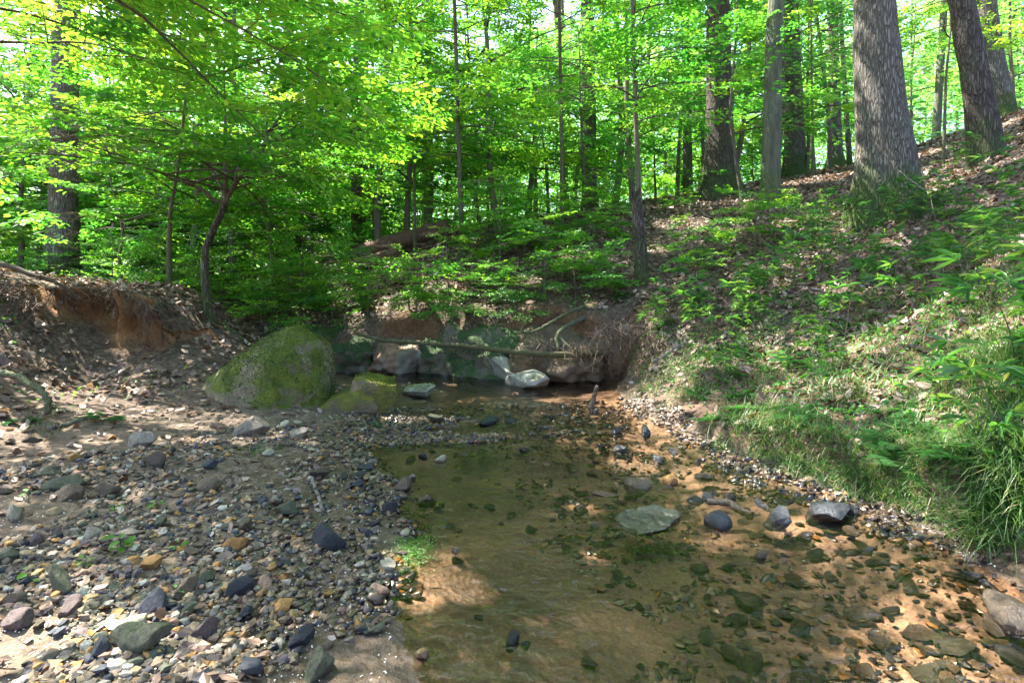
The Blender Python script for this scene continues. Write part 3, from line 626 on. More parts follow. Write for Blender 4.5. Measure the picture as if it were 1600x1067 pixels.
for k in range(27):
    s_ = stems[k % 5]; t = rng.uniform(.15, 1.15); p = fork + (s_ - fork) * t
    lim.append((tuple(p), rng.uniform(0, 6.28) if k % 3 else rng.uniform(-.6, .6), rng.uniform(0, .5), rng.uniform(1.5, 2.6), .016, .45))
q = near_tree('curved_sapling', 'curved slim brown tree with wide layered bright crown behind the mossy boulder', 41, Pq, [.060, .050, .047, .045, .042], lim, .6, .55, bark='bark_dark')
mb = MB()
for s_ in stems:
    pts = np.array([fork + (s_ - fork) * u + rng.normal(0, .03, 3) * (0 < u < 1) for u in np.linspace(0, 1.2, 7)]) - np.array(Pq[0]); mb.tube(pts, np.linspace(.03, .008, 7), 8)
link('fork_branches', mb.mesh('fork_branches'), M['bark_thin'], q)
# trees just outside the frame on the left whose limbs reach in
for (nm, lab, seed, bx, by, r0, ht, zr, n_, azc, ln, ti) in [
        ('beech_tree', 'near tree at the left edge whose bright boughs fill the upper left corner', 51, -6.6, 6.2, .11, 8, (2.3, 6.5), 30, .1, (1.6, 3.2), .62),
        ('overhanging_tree', 'near tree sending dark thin boughs across the top of the view', 52, -4.6, 3.0, .12, 7, (3.2, 4.6), 9, .35, (2.6, 4.6), .5)]:
    z0 = h1(bx, by); P = [(bx, by, z0)] + [(bx + .05 * q_, by + .03 * q_, z0 + q_) for q_ in (1.5, 3, 5, ht)]
    lim = [((lambda q_: (bx + .05 * q_, by + .03 * q_, z0 + q_))(rng.uniform(*zr)), azc + rng.normal(0, .55), rng.uniform(-.05, .35), rng.uniform(*ln), .022, .45) for _ in range(n_)]
    near_tree(nm, lab, seed, P, [r0, r0 * .9, r0 * .8, r0 * .6, r0 * .2], lim, .62, ti)
# broken snag with a young tree beside it
x0, y0, z0 = W(1003, 438, 9.0); z0 = h1(x0, y0)
P = [(x0, y0, z0), W(1000, 380, 9), W(996, 330, 9), W(992, 300, 9)]
t = thing('broken_snag', 'dead brown snag with a splintered top standing on the slope', 'snag', (x0, y0, z0)); Pl = np.array(P) - np.array(P[0])
link('trunk', trunk(Pl, [.105, .09, .085, .05], 1.25, 20, 40, .16, .1, 3).mesh('trunk'), M['bark_dark'], t)
mb = MB()
for k in range(7):
    a_ = k * .9; p = Pl[-1] + [.06 * math.cos(a_), .06 * math.sin(a_), -.12]; mb.tube([p, p + [.01 * math.cos(a_), .01, .1], p + [.03 * math.cos(a_), .02 * math.sin(a_), .17 + .12 * rng.random()]], [.02, .014, .001], 5)
link('splinters', mb.mesh('splinters'), M['bark_dark'], t)
def thin_tree(px, Yd, pts, r0, label, nl, zr, ln, tint, seed, dens=1.):
    x0 = (px - CX) / F_PX * Yd; z0 = h1(x0, Yd); P = [(x0, Yd, z0)] + [W(q_[0], q_[1], q_[2] if len(q_) > 2 else Yd) for q_ in pts]
    rg = np.random.default_rng(seed); lim = []
    Pn = np.array(P)
    for k in range(nl):
        t_ = rg.uniform(*zr) * (len(P) - 1); i0 = min(int(t_), len(P) - 2); p = Pn[i0] + (Pn[i0 + 1] - Pn[i0]) * (t_ - i0)
        lim.append((tuple(p), rg.uniform(0, 6.28), rg.uniform(.0, .5), rg.uniform(*ln), .014, .5))
    return near_tree('slender_tree', label, seed, P, list(np.linspace(r0, r0 * .4, len(P))), lim, .55, tint, seg=10, dens=dens)
TT = [None] * 3
TT[2] = thin_tree(1008, 9.3, [(998, 300), (994, 200), (990, 80, 9.2), (985, -120, 8.9), (980, -560, 7.6)], .05, 'thin live stem rising behind the broken snag with leafy tiers', 20, (.4, 1.), (1.1, 2.1), .38, 61)
thin_tree(265, 8.6, [(264, 380), (266, 330), (280, 250), (300, 60)], .04, 'thin straight stem on the cut bank left of the curved slim tree', 10, (.5, 1.), (1, 1.8), .5, 62)
thin_tree(192, 9.5, [(186, 400), (193, 370), (188, 340), (165, 250)], .03, 'thin crooked stem on the cut bank beside the mottled trunk', 8, (.5, 1.), (1, 1.6), .5, 63)
thin_tree(1160, 13.0, [(1150, 250), (1140, 180), (1150, 60), (1155, -60)], .05, 'crooked slim dark tree between the dark broad trunk and the pale smooth trunk', 12, (.3, 1.), (1.2, 2.), .35, 64)
TT[0] = thin_tree(722, 11.5, [(720, 330), (716, 200, 11.3), (712, 60, 10.8), (708, -60, 10.1), (700, -430, 8.5)], .055, 'thin dark upright stem with leafy tiers in the middle', 16, (.3, 1.), (1, 1.9), .5, 65)
thin_tree(648, 12.5, [(648, 330), (646, 200), (640, 60), (640, -60)], .04, 'slim upright stem right of the fallen log with pale green tiers', 16, (.35, 1.), (1, 2.), .6, 66)
thin_tree(1474, 11.0, [(1478, 120), (1486, 40), (1490, -60)], .03, 'thin dark stem between the biggest trunk and the dark leaning trunk', 7, (.5, 1.), (.8, 1.4), .6, 67)
TT[1] = thin_tree(878, 13.0, [(878, 250), (876, 150, 12.8), (874, 20, 12.3), (872, -80, 11.8), (870, -330, 10.3)], .055, 'thin dark stem beside the tall grey trunk with wide tiers', 16, (.3, 1.), (1, 2.), .45, 68)
thin_tree(1270, 14.5, [(1270, 200), (1268, 100), (1266, -40)], .04, 'slim stem with sparse tiers right of the stout brown trunk', 8, (.3, 1.), (1, 1.8), .6, 69)
thin_tree(430, 10.5, [(424, 380), (408, 300), (415, 200), (440, 80)], .045, 'bent dim stem above the gully left of the slim grey trunk', 14, (.3, 1.), (1, 2.), .5, 70)

for nm_, (tt_, px_, Yd_, ci_, sc_) in enumerate([(TT[0], (-.1, -2.9, -.8), 11.5, 0, .8), (TT[1], (-.1, -2.4, 0), 13, 1, .95), (TT[2], (-.3, -1.6, -.4), 9.3, 2, .85)]):
    for nm2, me in zip(('shade_limbs', 'shade_crown'), CROWNS[ci_]):  # unseen doubled crowns over the creek, added to shade the right bank
        if True:
            c2_ = link(nm2, me, None, tt_); c2_.scale = (sc_ * .95,) * 3; c2_.rotation_euler = (0, 0, 1.1 + nm_); c2_.location = px_
        c_ = link(nm2, me, None, tt_); c_.scale = (sc_,) * 3; c_.rotation_euler = (0, 0, nm_ * 2.); c_.location = px_
# ---- leafy shrubs and seedlings of the far bank
rng = np.random.default_rng(12)
SH_PX = [(500, 455), (540, 480), (575, 500), (640, 500), (700, 505), (700, 440), (760, 480), (800, 500), (850, 475), (900, 470), (925, 455),
         (780, 420), (820, 400), (850, 385), (760, 390), (900, 380), (940, 380), (480, 490), (430, 500), (400, 470), (930, 345), (960, 350), (1060, 330), (1090, 440), (1110, 310), (520, 510), (650, 520), (470, 515), (590, 470), (1180, 400), (1210, 370)]
for k, (px, py) in enumerate(SH_PX):
    g_ = ground_hit(px, py, 5)
    if g_ is None: continue
    sc_ = rng.uniform(.55, .95) if px < 950 else rng.uniform(.4, .6)
    zone_ = 'left end' if px < 560 else ('middle' if px < 780 else 'right part')
    row = 'low on' if py > 475 else ('halfway up' if py > 410 else 'high on')
    if px > 1000: lab = 'sprawling green seedling in the brown litter near the big trunks'
    else: lab = f"{['broad', 'sprawling', 'spindly'][k % 3]} green shrub {row} the {zone_} of the far bank"
    o = place_tree('shrub', lab, 'shrub', SHRUB[k % 3], g_[0], g_[1], rng.uniform(0, 6), sc_, 'leafy shrubs on the far bank')
for k in range(34):
    px = -90 + 21 * k + rng.uniform(-8, 8); Yd = rng.uniform(14, 25); x = (px - CX) / F_PX * Yd
    place_tree('understorey_shrub', f"{['bushy', 'open', 'tall'][k % 3]} leafy shrub in the dim woods {'behind the cut bank' if px < 330 else 'beyond the gully'}", 'shrub', SHRUB[k % 3], x, Yd, rng.uniform(0, 6), rng.uniform(1.5, 2.4), 'shrubs in the dim woods')
for k in range(20):
    px = 40 + 27 * k + rng.uniform(-9, 9); Yd = rng.uniform(8.6, 12.5); x = (px - CX) / F_PX * Yd
    place_tree('understorey_shrub', f"{['bright', 'broad', 'slender'][k % 3]} leafy sapling close {'above the cut bank' if px < 300 else 'beside the gully'}", 'shrub', SHRUB[(k + 1) % 3], x, Yd, rng.uniform(0, 6), rng.uniform(.5, .95), 'saplings near the gully')
for k in range(13):
    px = 600 + 52 * k + rng.uniform(-9, 9); Yd = rng.uniform(21, 30); x = (px - CX) / F_PX * Yd
    place_tree('ridge_shrub', f"{['bushy', 'open', 'tall'][k % 3]} bright shrub between the trunks {'of the middle woods' if px < 930 else 'beyond the ridge'}", 'shrub', SHRUB[2 - k % 3], x, Yd, rng.uniform(0, 6), rng.uniform(2.0, 3.2), 'shrubs beyond the ridge')

# ------------------------------------------------------------------ rocks
def ico(sub):
    bm = bmesh.new(); bmesh.ops.create_icosphere(bm, subdivisions=sub, radius=1)
    v = np.array([q.co[:] for q in bm.verts]); f = np.array([[q.index for q in p.verts] for p in bm.faces]); bm.free(); return v, f
ICO = {k: ico(k) for k in (1, 2, 3, 4, 5, 6)}
def rock_v(seed, sub, cuts=7, amp=.12, freq=1.3, sq=(1, 1, 1), lo=.44, hi=.86):
    rg = np.random.default_rng(seed); v = ICO[sub][0].copy()
    for k in range(cuts):
        n_ = rg.normal(0, 1, 3); n_ /= np.linalg.norm(n_); d = rg.uniform(lo, hi); e = np.maximum(v @ n_ - d, 0); v -= e[:, None] * n_ * .98
    v = v * (1 + amp * fbm(v * freq + seed * 3.1, 3))[:, None] * (1 + amp * .22 * fbm(v * freq * 5 + seed, 3))[:, None]
    return v * np.array(sq)
def rock_mesh(name, *a, **k):
    mb = MB(); mb.add(rock_v(*a, **k), None, ICO[a[1]][1]); return mb.mesh(name)
STONES = [rock_mesh('stone_shape', 10 + k, 4, 14 + k % 6, .09, 1.4, (1, .62 + .33 * ((k * 37) % 10) / 10, .38 + .35 * ((k * 53) % 10) / 10)) for k in range(16)]
STONES_M = [me.copy() for me in STONES[:6]]; STONES_W = [me.copy() for me in STONES]
for me in STONES: me.materials.append(M['stone'])
for me in STONES_M: me.materials.append(M['stone_mossy'])
for me in STONES_W: me.materials.append(M['stone_wet'])
rng = np.random.default_rng(3)
placed = []                      # x, y, radius of every stone laid
SIZE_W = [(.05, 'thumb-sized'), (.085, 'small'), (.14, 'fist-sized'), (.22, 'large'), (9, 'very large')]
LANDM = [('the pale driftwood stick', W0(497, 775)), ('the broad-leaved seedling', W0(190, 855)), ('the mossy dome boulder', W0(420, 670)), ('the layered mossy block', W0(570, 665)),
         ('the squared cream stone', W0(605, 890)), ('the big blue-black cobble', W0(513, 845)), ('the mossy green cobble with the twig', W0(215, 1010)), ('the pale flat slab', W0(1020, 810)),
         ('the purple-brown rock', W0(1580, 950)), ('the split slate rocks', W0(1250, 800)), ('the waterlogged log', W0(1150, 790)), ('the green algae patch', W0(640, 860)), ('the sand spit', W0(660, 1010)), ('the fern', W0(165, 660)),
         ('the pale boulders', W0(820, 610)), ('the tilted mossy stone', W0(500, 1045)), ('the round submerged rock', W0(1170, 945)), ('the ochre cube stone', W0(367, 850)), ('the long dark gravel stick', W0(180, 1010))]
stone_objs = []
def lay_stone(x, y, rad, ci, mossy=False, wetm=False, sink=.3, z=None, label=None, flat=1., name='cobble'):
    lib = STONES_M if mossy else (STONES_W if wetm else STONES); me = lib[rng.integers(len(lib))]
    zz = (h1(x, y) if z is None else z)
    o = link(name, me, None, loc=(x, y, zz + rad * (.42 * flat) * (1 - 2 * sink)))
    o.scale = (rad, rad * rng.uniform(.8, 1.15), rad * rng.uniform(.8, 1.2) * flat); o.rotation_euler = (rng.normal(0, .22), rng.normal(0, .22), rng.uniform(0, 6.3))
    c = np.array(PAL[ci]) * rng.uniform(.8, 1.25); o.color = (*c, 1); placed.append((x, y, rad)); stone_objs.append((o, x, y, rad, ci, mossy, zz, label)); return o
HAND = [(513, 843, 60, 4, 0, 'big blue-black rounded cobble on the gravel bar'), (215, 1003, 98, 8, 1, 'big dark green mossy cobble in front with a curved twig against it'), (498, 1046, 66, 8, 1, 'tilted mossy dark green stone at the bottom of the gravel'),
        (95, 912, 68, 8, 1, 'flat greenish mossy cobble left of the seedling'), (8, 872, 48, 8, 0, 'rounded grey stone cut by the left edge of the picture'), (390, 1047, 52, 5, 0, 'dark slate cobble at the bottom between two mossy stones'),
        (245, 945, 58, 5, 0, 'long blue slate cobble below the ochre stones'), (322, 992, 46, 6, 0, 0), (367, 850, 36, 3, 0, 'cube-like golden ochre stone standing on the gravel'), (238, 880, 40, 3, 0, 'flat yellow ochre stone right of the seedling'), (606, 886, 38, 7, 0, "squared cream white stone at the water's edge"), (22, 806, 44, 7, 0, 'pale cream stone near the left edge'),
        (72, 740, 42, 8, 0, 0), (98, 757, 56, 8, 1, 0), (106, 775, 42, 0, 0, 0), (172, 768, 48, 0, 0, 0), (252, 818, 36, 8, 0, 0), (450, 798, 48, 8, 0, 'flat greenish grey cobble left of the driftwood stick'), (411, 786, 25, 5, 0, 0), (372, 922, 48, 4, 0, 0), (385, 960, 34, 4, 0, 0),
        (328, 727, 32, 5, 0, 0), (246, 727, 42, 10, 0, 0), (218, 690, 44, 11, 0, 0), (390, 673, 60, 11, 0, 'large pale weathered stone in front of the mossy boulder'), (345, 668, 30, 9, 0, 0), (465, 680, 34, 11, 0, 0), (440, 665, 24, 7, 0, 0), (25, 972, 52, 6, 0, 0), (112, 950, 50, 6, 0, 0), (416, 915, 40, 9, 0, 0), (440, 951, 40, 3, 0, 0),
        (206, 976, 46, 7, 0, 0), (200, 835, 36, 11, 0, 0), (146, 836, 34, 11, 0, 0), (382, 823, 44, 0, 1, 0), (470, 1000, 52, 4, 0, 0), (290, 925, 44, 0, 0, 0), (318, 905, 36, 8, 1, 0), (160, 1015, 48, 5, 0, 0), (595, 925, 44, 9, 0, 0), (630, 760, 36, 0, 0, 0), (668, 785, 40, 1, 0, 'pointed brown stone standing in the shallow edge'), (575, 730, 30, 4, 0, 0), (640, 722, 26, 4, 0, 0),
        (560, 758, 30, 4, 0, 0), (610, 795, 32, 4, 0, 0), (585, 820, 26, 4, 0, 0), (500, 740, 34, 10, 0, 0), (330, 760, 40, 0, 0, 0), (60, 845, 40, 6, 0, 0)]
for px, py, wpx, ci, ms, lab in HAND:
    x, y, _ = W0(px, py + wpx * .15); g_ = ground_hit(px, py + wpx * .12, 1.2, 12); x, y = g_[:2]
    lay_stone(x, y, wpx / 2 / F_PX * y * 1.08, ci, bool(ms), label=lab or None, sink=.22, flat=1.25 if wpx > 30 else 1.05)
HANDW = [(1585, 950, 118, 10, .10, 'broad purple-brown rock at the right edge of the water', .75), (1218, 803, 66, 5, .05, 'split dark slate rock shining wet, the left one of two', .75), (1285, 790, 92, 5, .03, 'long flat slate rock at the foot of the right bank', .5), (1326, 795, 32, 4, .05, 0, 1.2), (1048, 750, 32, 3, .05, 'small ochre brown stone standing in the riffle', 1.2),
         (1003, 752, 52, 0, .3, 0, .9), (950, 765, 46, 9, .3, 0, .7), (1110, 775, 28, 5, .2, 0, .8), (1141, 776, 22, 10, .1, 0, 1.5), (1118, 812, 46, 5, .2, 0, 1.1), (1008, 676, 30, 4, .1, 'dark round wet stone at the head of the right shore', 1.4), (962, 672, 26, 5, .2, 0, .9), (1030, 714, 28, 5, .2, 0, 1.), (1052, 705, 22, 4, .1, 0, 1.3),
         (1090, 722, 26, 10, .1, 0, 1.3), (968, 700, 26, 4, .15, 0, 1.1), (940, 695, 20, 4, .2, 0, 1.), (700, 660, 26, 5, .1, 0, 1.), (765, 655, 44, 4, .15, 'black waterlogged stone across the riffle', .7), (800, 655, 22, 4, .1, 0, .8), (728, 704, 34, 0, .28, 0, .6), (752, 700, 26, 4, .28, 0, .6), (660, 712, 28, 5, .1, 0, 1.), (690, 716, 24, 7, .15, 0, 1.),
         (800, 992, 38, 4, .25, 'dark knobbly wet rock alone in the near water', 1.1), (822, 997, 26, 4, .25, 0, 1.), (748, 955, 20, 4, .25, 0, 1.), (712, 858, 18, 1, .1, 0, 1.6), (675, 834, 18, 4, .3, 0, .8), (1188, 865, 26, 1, .15, 0, 1.3), (1260, 830, 40, 10, .2, 0, .7), (1355, 855, 24, 5, .2, 0, .8), (1460, 828, 44, 5, .25, 0, .6), (1545, 905, 34, 5, .2, 0, .7), (1515, 890, 34, 5, .2, 0, .7),
         (880, 632, 20, 5, .2, 0, .8), (930, 640, 16, 5, .2, 0, .8), (860, 650, 18, 4, .2, 0, .8), (905, 655, 22, 5, .3, 0, .6), (640, 745, 26, 11, .15, 0, 1.), (700, 690, 22, 6, .2, 0, .8), (820, 700, 24, 4, .2, 0, .8), (1100, 740, 30, 0, .2, 0, .8), (1180, 745, 24, 10, .2, 0, .9), (1210, 755, 20, 9, .2, 0, .9)]
for px, py, wpx, ci, sink, lab, fl in HANDW:
    x, y, _ = W0(px, py + wpx * .12); r_ = wpx / 2 / F_PX * y * 1.08
    lay_stone(x, y, r_, ci, wetm=True, z=-.02, sink=sink, label=lab or None, flat=fl, name='creek_rock')
for k in range(34):
    t_ = rng.random(); px = 1050 + 330 * t_ + rng.normal(0, 22); py = 745 + 85 * t_ + rng.normal(0, 18); wpx = rng.uniform(16, 44); x, y, _ = W0(px, py)
    if not all((x - a) ** 2 + (y - b_) ** 2 > (.7 * (wpx / 2 / F_PX * y + c_)) ** 2 for a, b_, c_ in placed): continue
    lay_stone(x, y, wpx / 2 / F_PX * y, [4, 5, 10, 4, 5, 1][rng.integers(6)], wetm=True, z=-.012, sink=.25, flat=rng.uniform(.35, .7), name='creek_rock')
# submerged dark stones of the right-hand bed
SUBM = [(1170, 940, 64), (1150, 960, 40), (965, 892, 40), (1225, 950, 40), (1345, 955, 60), (1420, 935, 46), (1380, 1000, 60), (1490, 1010, 70), (1135, 1010, 50), (1170, 1030, 66), (1250, 975, 60), (1260, 1050, 70), (1090, 880, 40), (1140, 880, 36), (1200, 893, 30), (1240, 900, 34), (1300, 905, 30), (1390, 880, 30), (1440, 990, 60), (1330, 880, 26), (1550, 1000, 70), (1450, 1045, 60), (920, 1040, 50), (985, 770, 40), (880, 775, 34), (905, 790, 26), (1000, 940, 24), (950, 905, 24), (1590, 1040, 60), (1350, 1040, 60)]
for k in range(42): SUBM.append((rng.uniform(1080, 1600), rng.uniform(850, 1066), rng.uniform(18, 44)))
for k in range(16): SUBM.append((rng.uniform(700, 960), rng.uniform(725, 850), rng.uniform(14, 32)))
for px, py, wpx in SUBM:
    x, y, _ = W(px, py, (CAM_H + .13) * F_PX / (py - HY)); z_ = h1(x, y)
    if z_ > -.03: continue
    o = lay_stone(x, y, wpx / 2 / F_PX * y, [10, 10, 4, 0, 8][rng.integers(5)], wetm=True, sink=.2, flat=min(.75, (-z_ - .015) / (.8 * wpx / 2 / F_PX * y)), name='submerged_stone')
# the remaining countable cobbles of the bar
n_more = 300 - len(stone_objs); tries = 0
while n_more > 0 and tries < 20000:
    tries += 1; u = rng.random()
    if u < .80: px, py = rng.uniform(0, 660), 690 + 377 * rng.random() ** .8
    elif u < .9: px, py = rng.uniform(540, 900), rng.uniform(640, 720)
    else: px, py = rng.uniform(1080, 1420), rng.uniform(730, 850)
    x, y, _ = W0(px, py)
    if py > 960 and px > 590: continue
    wpx = np.clip(rng.lognormal(3.24, .34), 17, 58) * (.45 + .55 * (py - 450) / 600); r_ = wpx / 2 / F_PX * y
    if not all((x - a) ** 2 + (y - b_) ** 2 > (.78 * (r_ + c_)) ** 2 for a, b_, c_ in placed): continue
    if h1(x, y) < -.05: continue
    lay_stone(x, y, r_, rng.choice(12, p=PW), mossy=rng.random() < .12, sink=rng.uniform(.2, .4)); n_more -= 1
# labels that tell them apart
used = {}
for o, x, y, r_, ci, ms, zz, lab in stone_objs:
    if lab: used[lab] = 1
by = {}
for t_ in stone_objs:
    o, x, y, r_, ci, ms, zz, lab = t_
    nm = o.name.split('.')[0]
    o['category'] = 'stone'; o['group'] = {'cobble': 'cobbles on the gravel bar', 'creek_rock': 'wet stones along the creek', 'submerged_stone': 'stones under the clear water'}[nm]
    if lab: o['label'] = lab; continue
    lm, lp = min(LANDM, key=lambda q_: (q_[1][0] - x) ** 2 + (q_[1][1] - y) ** 2)
    dx, dy = x - lp[0], y - lp[1]
    rel = ('right of' if dx > 0 else 'left of') if abs(dx) > abs(dy) else ('behind' if dy > 0 else 'in front of')
    cn = PALN[ci] + (' mossy' if ms else ''); szw = next(w_ for lim_, w_ in SIZE_W if r_ * 2 < lim_)
    kind_ = {'cobble': 'cobble', 'creek_rock': 'wet stone', 'submerged_stone': 'submerged stone'}[nm]
    by.setdefault((szw, cn, kind_, rel, lm), []).append((math.hypot(dx, dy), o))
for (szw, cn, kind_, rel, lm), ls in by.items():
    ls.sort(key=lambda q_: q_[0])
    for k, (dd, o) in enumerate(ls):
        base_ = f'{szw} {cn} {kind_} {rel} {lm}'
        o['label'] = base_ if len(ls) == 1 else base_ + [', nearest to it', ', second from it', ', third from it', ', fourth from it', ', fifth from it', ', sixth from it'][min(k, 5)]

def scatter(name, n_, sampler, sub, smin, smax, mat, label, flat=(.45, .9), pow_=2., sink=.25, wts=PW):
    rg = np.random.default_rng(hash(name) % 1000 if False else len(name)); x, y = sampler(rg, n_); n_ = len(x)
    z_ = H(x, y); tm = [rock_v(500 + k, sub, 11, .16, 1.6, lo=.35, hi=.8) for k in range(9)]; f = ICO[sub][1]; mb = MB()
    s_ = smin + (smax - smin) * rg.random(n_) ** pow_; ti = (rg.choice(12, n_, p=wts) + .5) / 12; var = rg.integers(0, 9, n_)
    P_ = np.array(placed)
    for k in range(9):
        q_ = np.nonzero(var == k)[0]; m_ = len(q_)
        a_ = rg.uniform(0, 6.3, m_); ca, sa = np.cos(a_), np.sin(a_)
        v = tm[k][None] * np.stack([s_[q_], s_[q_] * rg.uniform(.6, 1, m_), s_[q_] * rg.uniform(*flat, m_)], 1)[:, None]
        tl = rg.normal(0, .35, m_)[:, None]; v = np.stack([v[..., 0], v[..., 1] * np.cos(tl) - v[..., 2] * np.sin(tl), v[..., 1] * np.sin(tl) + v[..., 2] * np.cos(tl)], -1)
        v = np.stack([v[..., 0] * ca[:, None] - v[..., 1] * sa[:, None], v[..., 0] * sa[:, None] + v[..., 1] * ca[:, None], v[..., 2]], -1)
        v += np.stack([x[q_], y[q_], z_[q_] + s_[q_] * sink], 1)[:, None]
        nv = len(tm[k]); mb.add(v.reshape(-1, 3), None, (np.arange(m_)[:, None, None] * nv + f[None]).reshape(-1, 3), np.repeat(ti[q_], nv))
    return tag(link(name, mb.mesh(name, sub > 1), mat), label, name.replace('_', ' '), kind='stuff')
def samp_px(boxes, zmin=-.03, zmax=9., keep=None):
    def f(rg, n_):
        w_ = np.array([b_[4] for b_ in boxes], float); w_ /= w_.sum(); ch = rg.choice(len(boxes), n_, p=w_); B_ = np.array([b_[:4] for b_ in boxes], float)[ch]
        px = B_[:, 0] + (B_[:, 2] - B_[:, 0]) * rg.random(n_); py = B_[:, 1] + (B_[:, 3] - B_[:, 1]) * rg.random(n_)
        y = CAM_H * F_PX / (py - HY); x = (px - CX) / F_PX * y; z_ = H(x, y)
        y = (CAM_H - z_) * F_PX / (py - HY); x = (px - CX) / F_PX * y; z_ = H(x, y)
        k_ = (z_ > zmin) & (z_ < zmax)
        if keep is not None: k_ &= keep(x, y, z_)
        return x[k_], y[k_]
    return f
bar_keep = lambda x, y, z_: (z_ + .055 * fbm2(x, y, 7, 3, 90) > -.034) & (~((y < 2.35) & (x > -.62) & (x < .3)) | (fbm2(x, y, 5, 3, 80) > .30)) & (z_ > -.055) & ((fbm2(x, y, 1.7, 4, 66) > -.22 + .28 * (y > 3.6) * sst(-.9, -2.2, x)) | (y > 4.9) & (x > -1.6))
scatter('gravel', 30000, samp_px([(-120, 690, 660, 1100, 7), (540, 636, 1010, 750, 5.5), (300, 650, 620, 720, 1), (1060, 690, 1480, 850, 3.2), (-120, 690, 300, 760, .5)], keep=bar_keep), 1, .006, .036, M['gravel'], 'mixed brown and grey gravel of the creek bar', pow_=2.2)
scatter('creek_pebbles', 3200, samp_px([(900, 830, 1700, 1120, 3.4), (640, 690, 1080, 880, 2.6), (850, 640, 1150, 760, 1.2)], -.3, -.02, lambda x, y, z_: .05 + fbm2(x, y, 1.6, 3, 44) * .5 + sst(-.1, .9, x - .45 * (3.4 - y)) + (y > 3.1) * .3 > .25), 1, .010, .045, M['gravel'], 'small pebbles lying under the clear water', flat=(.2, .4), wts=np.array([.2, .15, .1, .08, .12, .04, .04, .0, .15, .02, .1, .0]) / 1.0)
scatter('wet_gravel', 6500, samp_px([(560, 640, 1080, 770, 3), (560, 720, 720, 960, 1.4), (1040, 680, 1440, 860, 4), (880, 625, 1000, 660, .5)], -.09, .05, lambda x, y, z_: (fbm2(x, y, 2.4, 3, 60) > -.25) & (z_ + .05 * fbm2(x, y, 6, 3, 91) > -.036)), 2, .008, .042, M['gravel'], 'dark wet pebbles breaking the surface of the riffle', pow_=2.4, wts=np.array([.18, .10, .06, .05, .20, .14, .08, .02, .07, .03, .06, .01]))
scatter('fallen_petals', 6000, samp_px([(-120, 680, 660, 1100, 5), (560, 940, 760, 1100, .12), (1180, 770, 1600, 880, 2.5), (960, 780, 1080, 850, .5), (600, 650, 900, 720, 1)], -.004, keep=lambda x, y, z_: ~((y < 2.5) & (x > -.62) & (fbm2(x, y, 9, 2) < .4))), 1, .0024, .0056, M['white'], 'tiny white fallen petals sprinkled over gravel and shore', sink=1.6)

# ---- boulders
def boulder_mossy():
    v = ICO[6][0].copy(); x, y, z_ = v.T; r_ = np.sqrt(np.clip(1 - z_ ** 2, 0, 1))
    X_ = np.where(x < 0, x * .94, x * .45); Yv = y * .62
    zz_ = np.where(z_ > 0, z_ ** 1.0, z_ * .6)
    left = np.clip(-x, 0, 1); Zv = zz_ * (.80 - .12 * left) ; Zv = np.where(z_ > 0, Zv * (1 - .30 * left ** .8 * (1 - left * .3)), Zv)
    X_ = X_ + .10 * np.clip(z_, 0, 1) ** 1.5
    P_ = np.stack([X_, Yv, Zv], 1); n_ = v
    P_ += n_ * (.06 * fbm(P_ * 1.7, 4) + .016 * fbm(P_ * 7 + 3, 4) + .005 * fbm(P_ * 30 + 9, 2))[:, None]; return P_
mb = MB(); bv = boulder_mossy(); bv = bv + ICO[6][0] * (.022 * sst(.0, .25, fbm(bv * 2.3 + 5, 4) + .25) + .010 * np.abs(fbm(bv * 13, 3)))[:, None]; mb.add(bv, None, ICO[6][1])
bx, by_ = W(448, 655, 6.05)[:2]
bo = thing('mossy_boulder', 'large dome-shaped boulder covered in green moss beside the creek', 'boulder', (bx, by_, .05)); bo.rotation_euler = (0, 0, -.12)
link('rock', mb.mesh('rock'), M['boulder'], bo)
def moss_on(name, parent, v, f, count, mask_fn, size, seed=1):
    rg = np.random.default_rng(seed); a, b_, c_ = v[f[:, 0]], v[f[:, 1]], v[f[:, 2]]; nr = np.cross(b_ - a, c_ - a); ar = np.linalg.norm(nr, axis=1); nr /= ar[:, None] + 1e-12
    k = rg.choice(len(f), count, p=ar / ar.sum()); u, w_ = rg.random((2, count)); s_ = u + w_ > 1; u[s_], w_[s_] = 1 - u[s_], 1 - w_[s_]
    p = a[k] + u[:, None] * (b_[k] - a[k]) + w_[:, None] * (c_[k] - a[k]); n_ = nr[k]; m_ = mask_fn(p, n_); p, n_ = p[m_], n_[m_]
    d = n_ + rg.normal(0, .6, n_.shape); sz = size * rg.uniform(.5, 1.3, len(p)); mb = MB()
    add_leaves(mb, p - n_ * size * .15, d, rg.normal(0, 1, n_.shape), sz, np.clip(.45 + .38 * fbm(p * 4, 3) + rg.normal(0, .16, len(p)), 0, 1), DIAM)
    return link(name, mb.mesh(name, False), M['moss'], parent)
moss_on('moss', bo, bv, ICO[6][1], 52000, lambda p, n_: (fbm(p * 2.3 + 5, 4) + .55 * n_[:, 2] + .7 * (p[:, 0] + .25) > .10) & (p[:, 2] > -.1), .014)
def box_rock(seed, sx, sy, sz, pw=.35, amp=.06, lay=0.):
    v = ICO[5][0].copy(); v = np.sign(v) * np.abs(v) ** pw; v /= np.maximum(np.abs(v).max(1)[:, None], 1e-6) ** .6
    v = v * [sx, sy, sz]; n_ = ICO[5][0]
    v = v + n_ * (amp * fbm(v * 2.2 + seed, 4) + amp * .25 * fbm(v * 11 + seed, 3))[:, None]
    if lay: v = v + n_ * (lay * np.abs(np.sin((v[:, 0] * .75 + v[:, 2] * 1.2 + .05 * fbm(v * 3, 3)) * 30)) - lay)[:, None]
    return v
mb = MB(); v = box_rock(4, .24, .25, .27, .35, .06, .003)
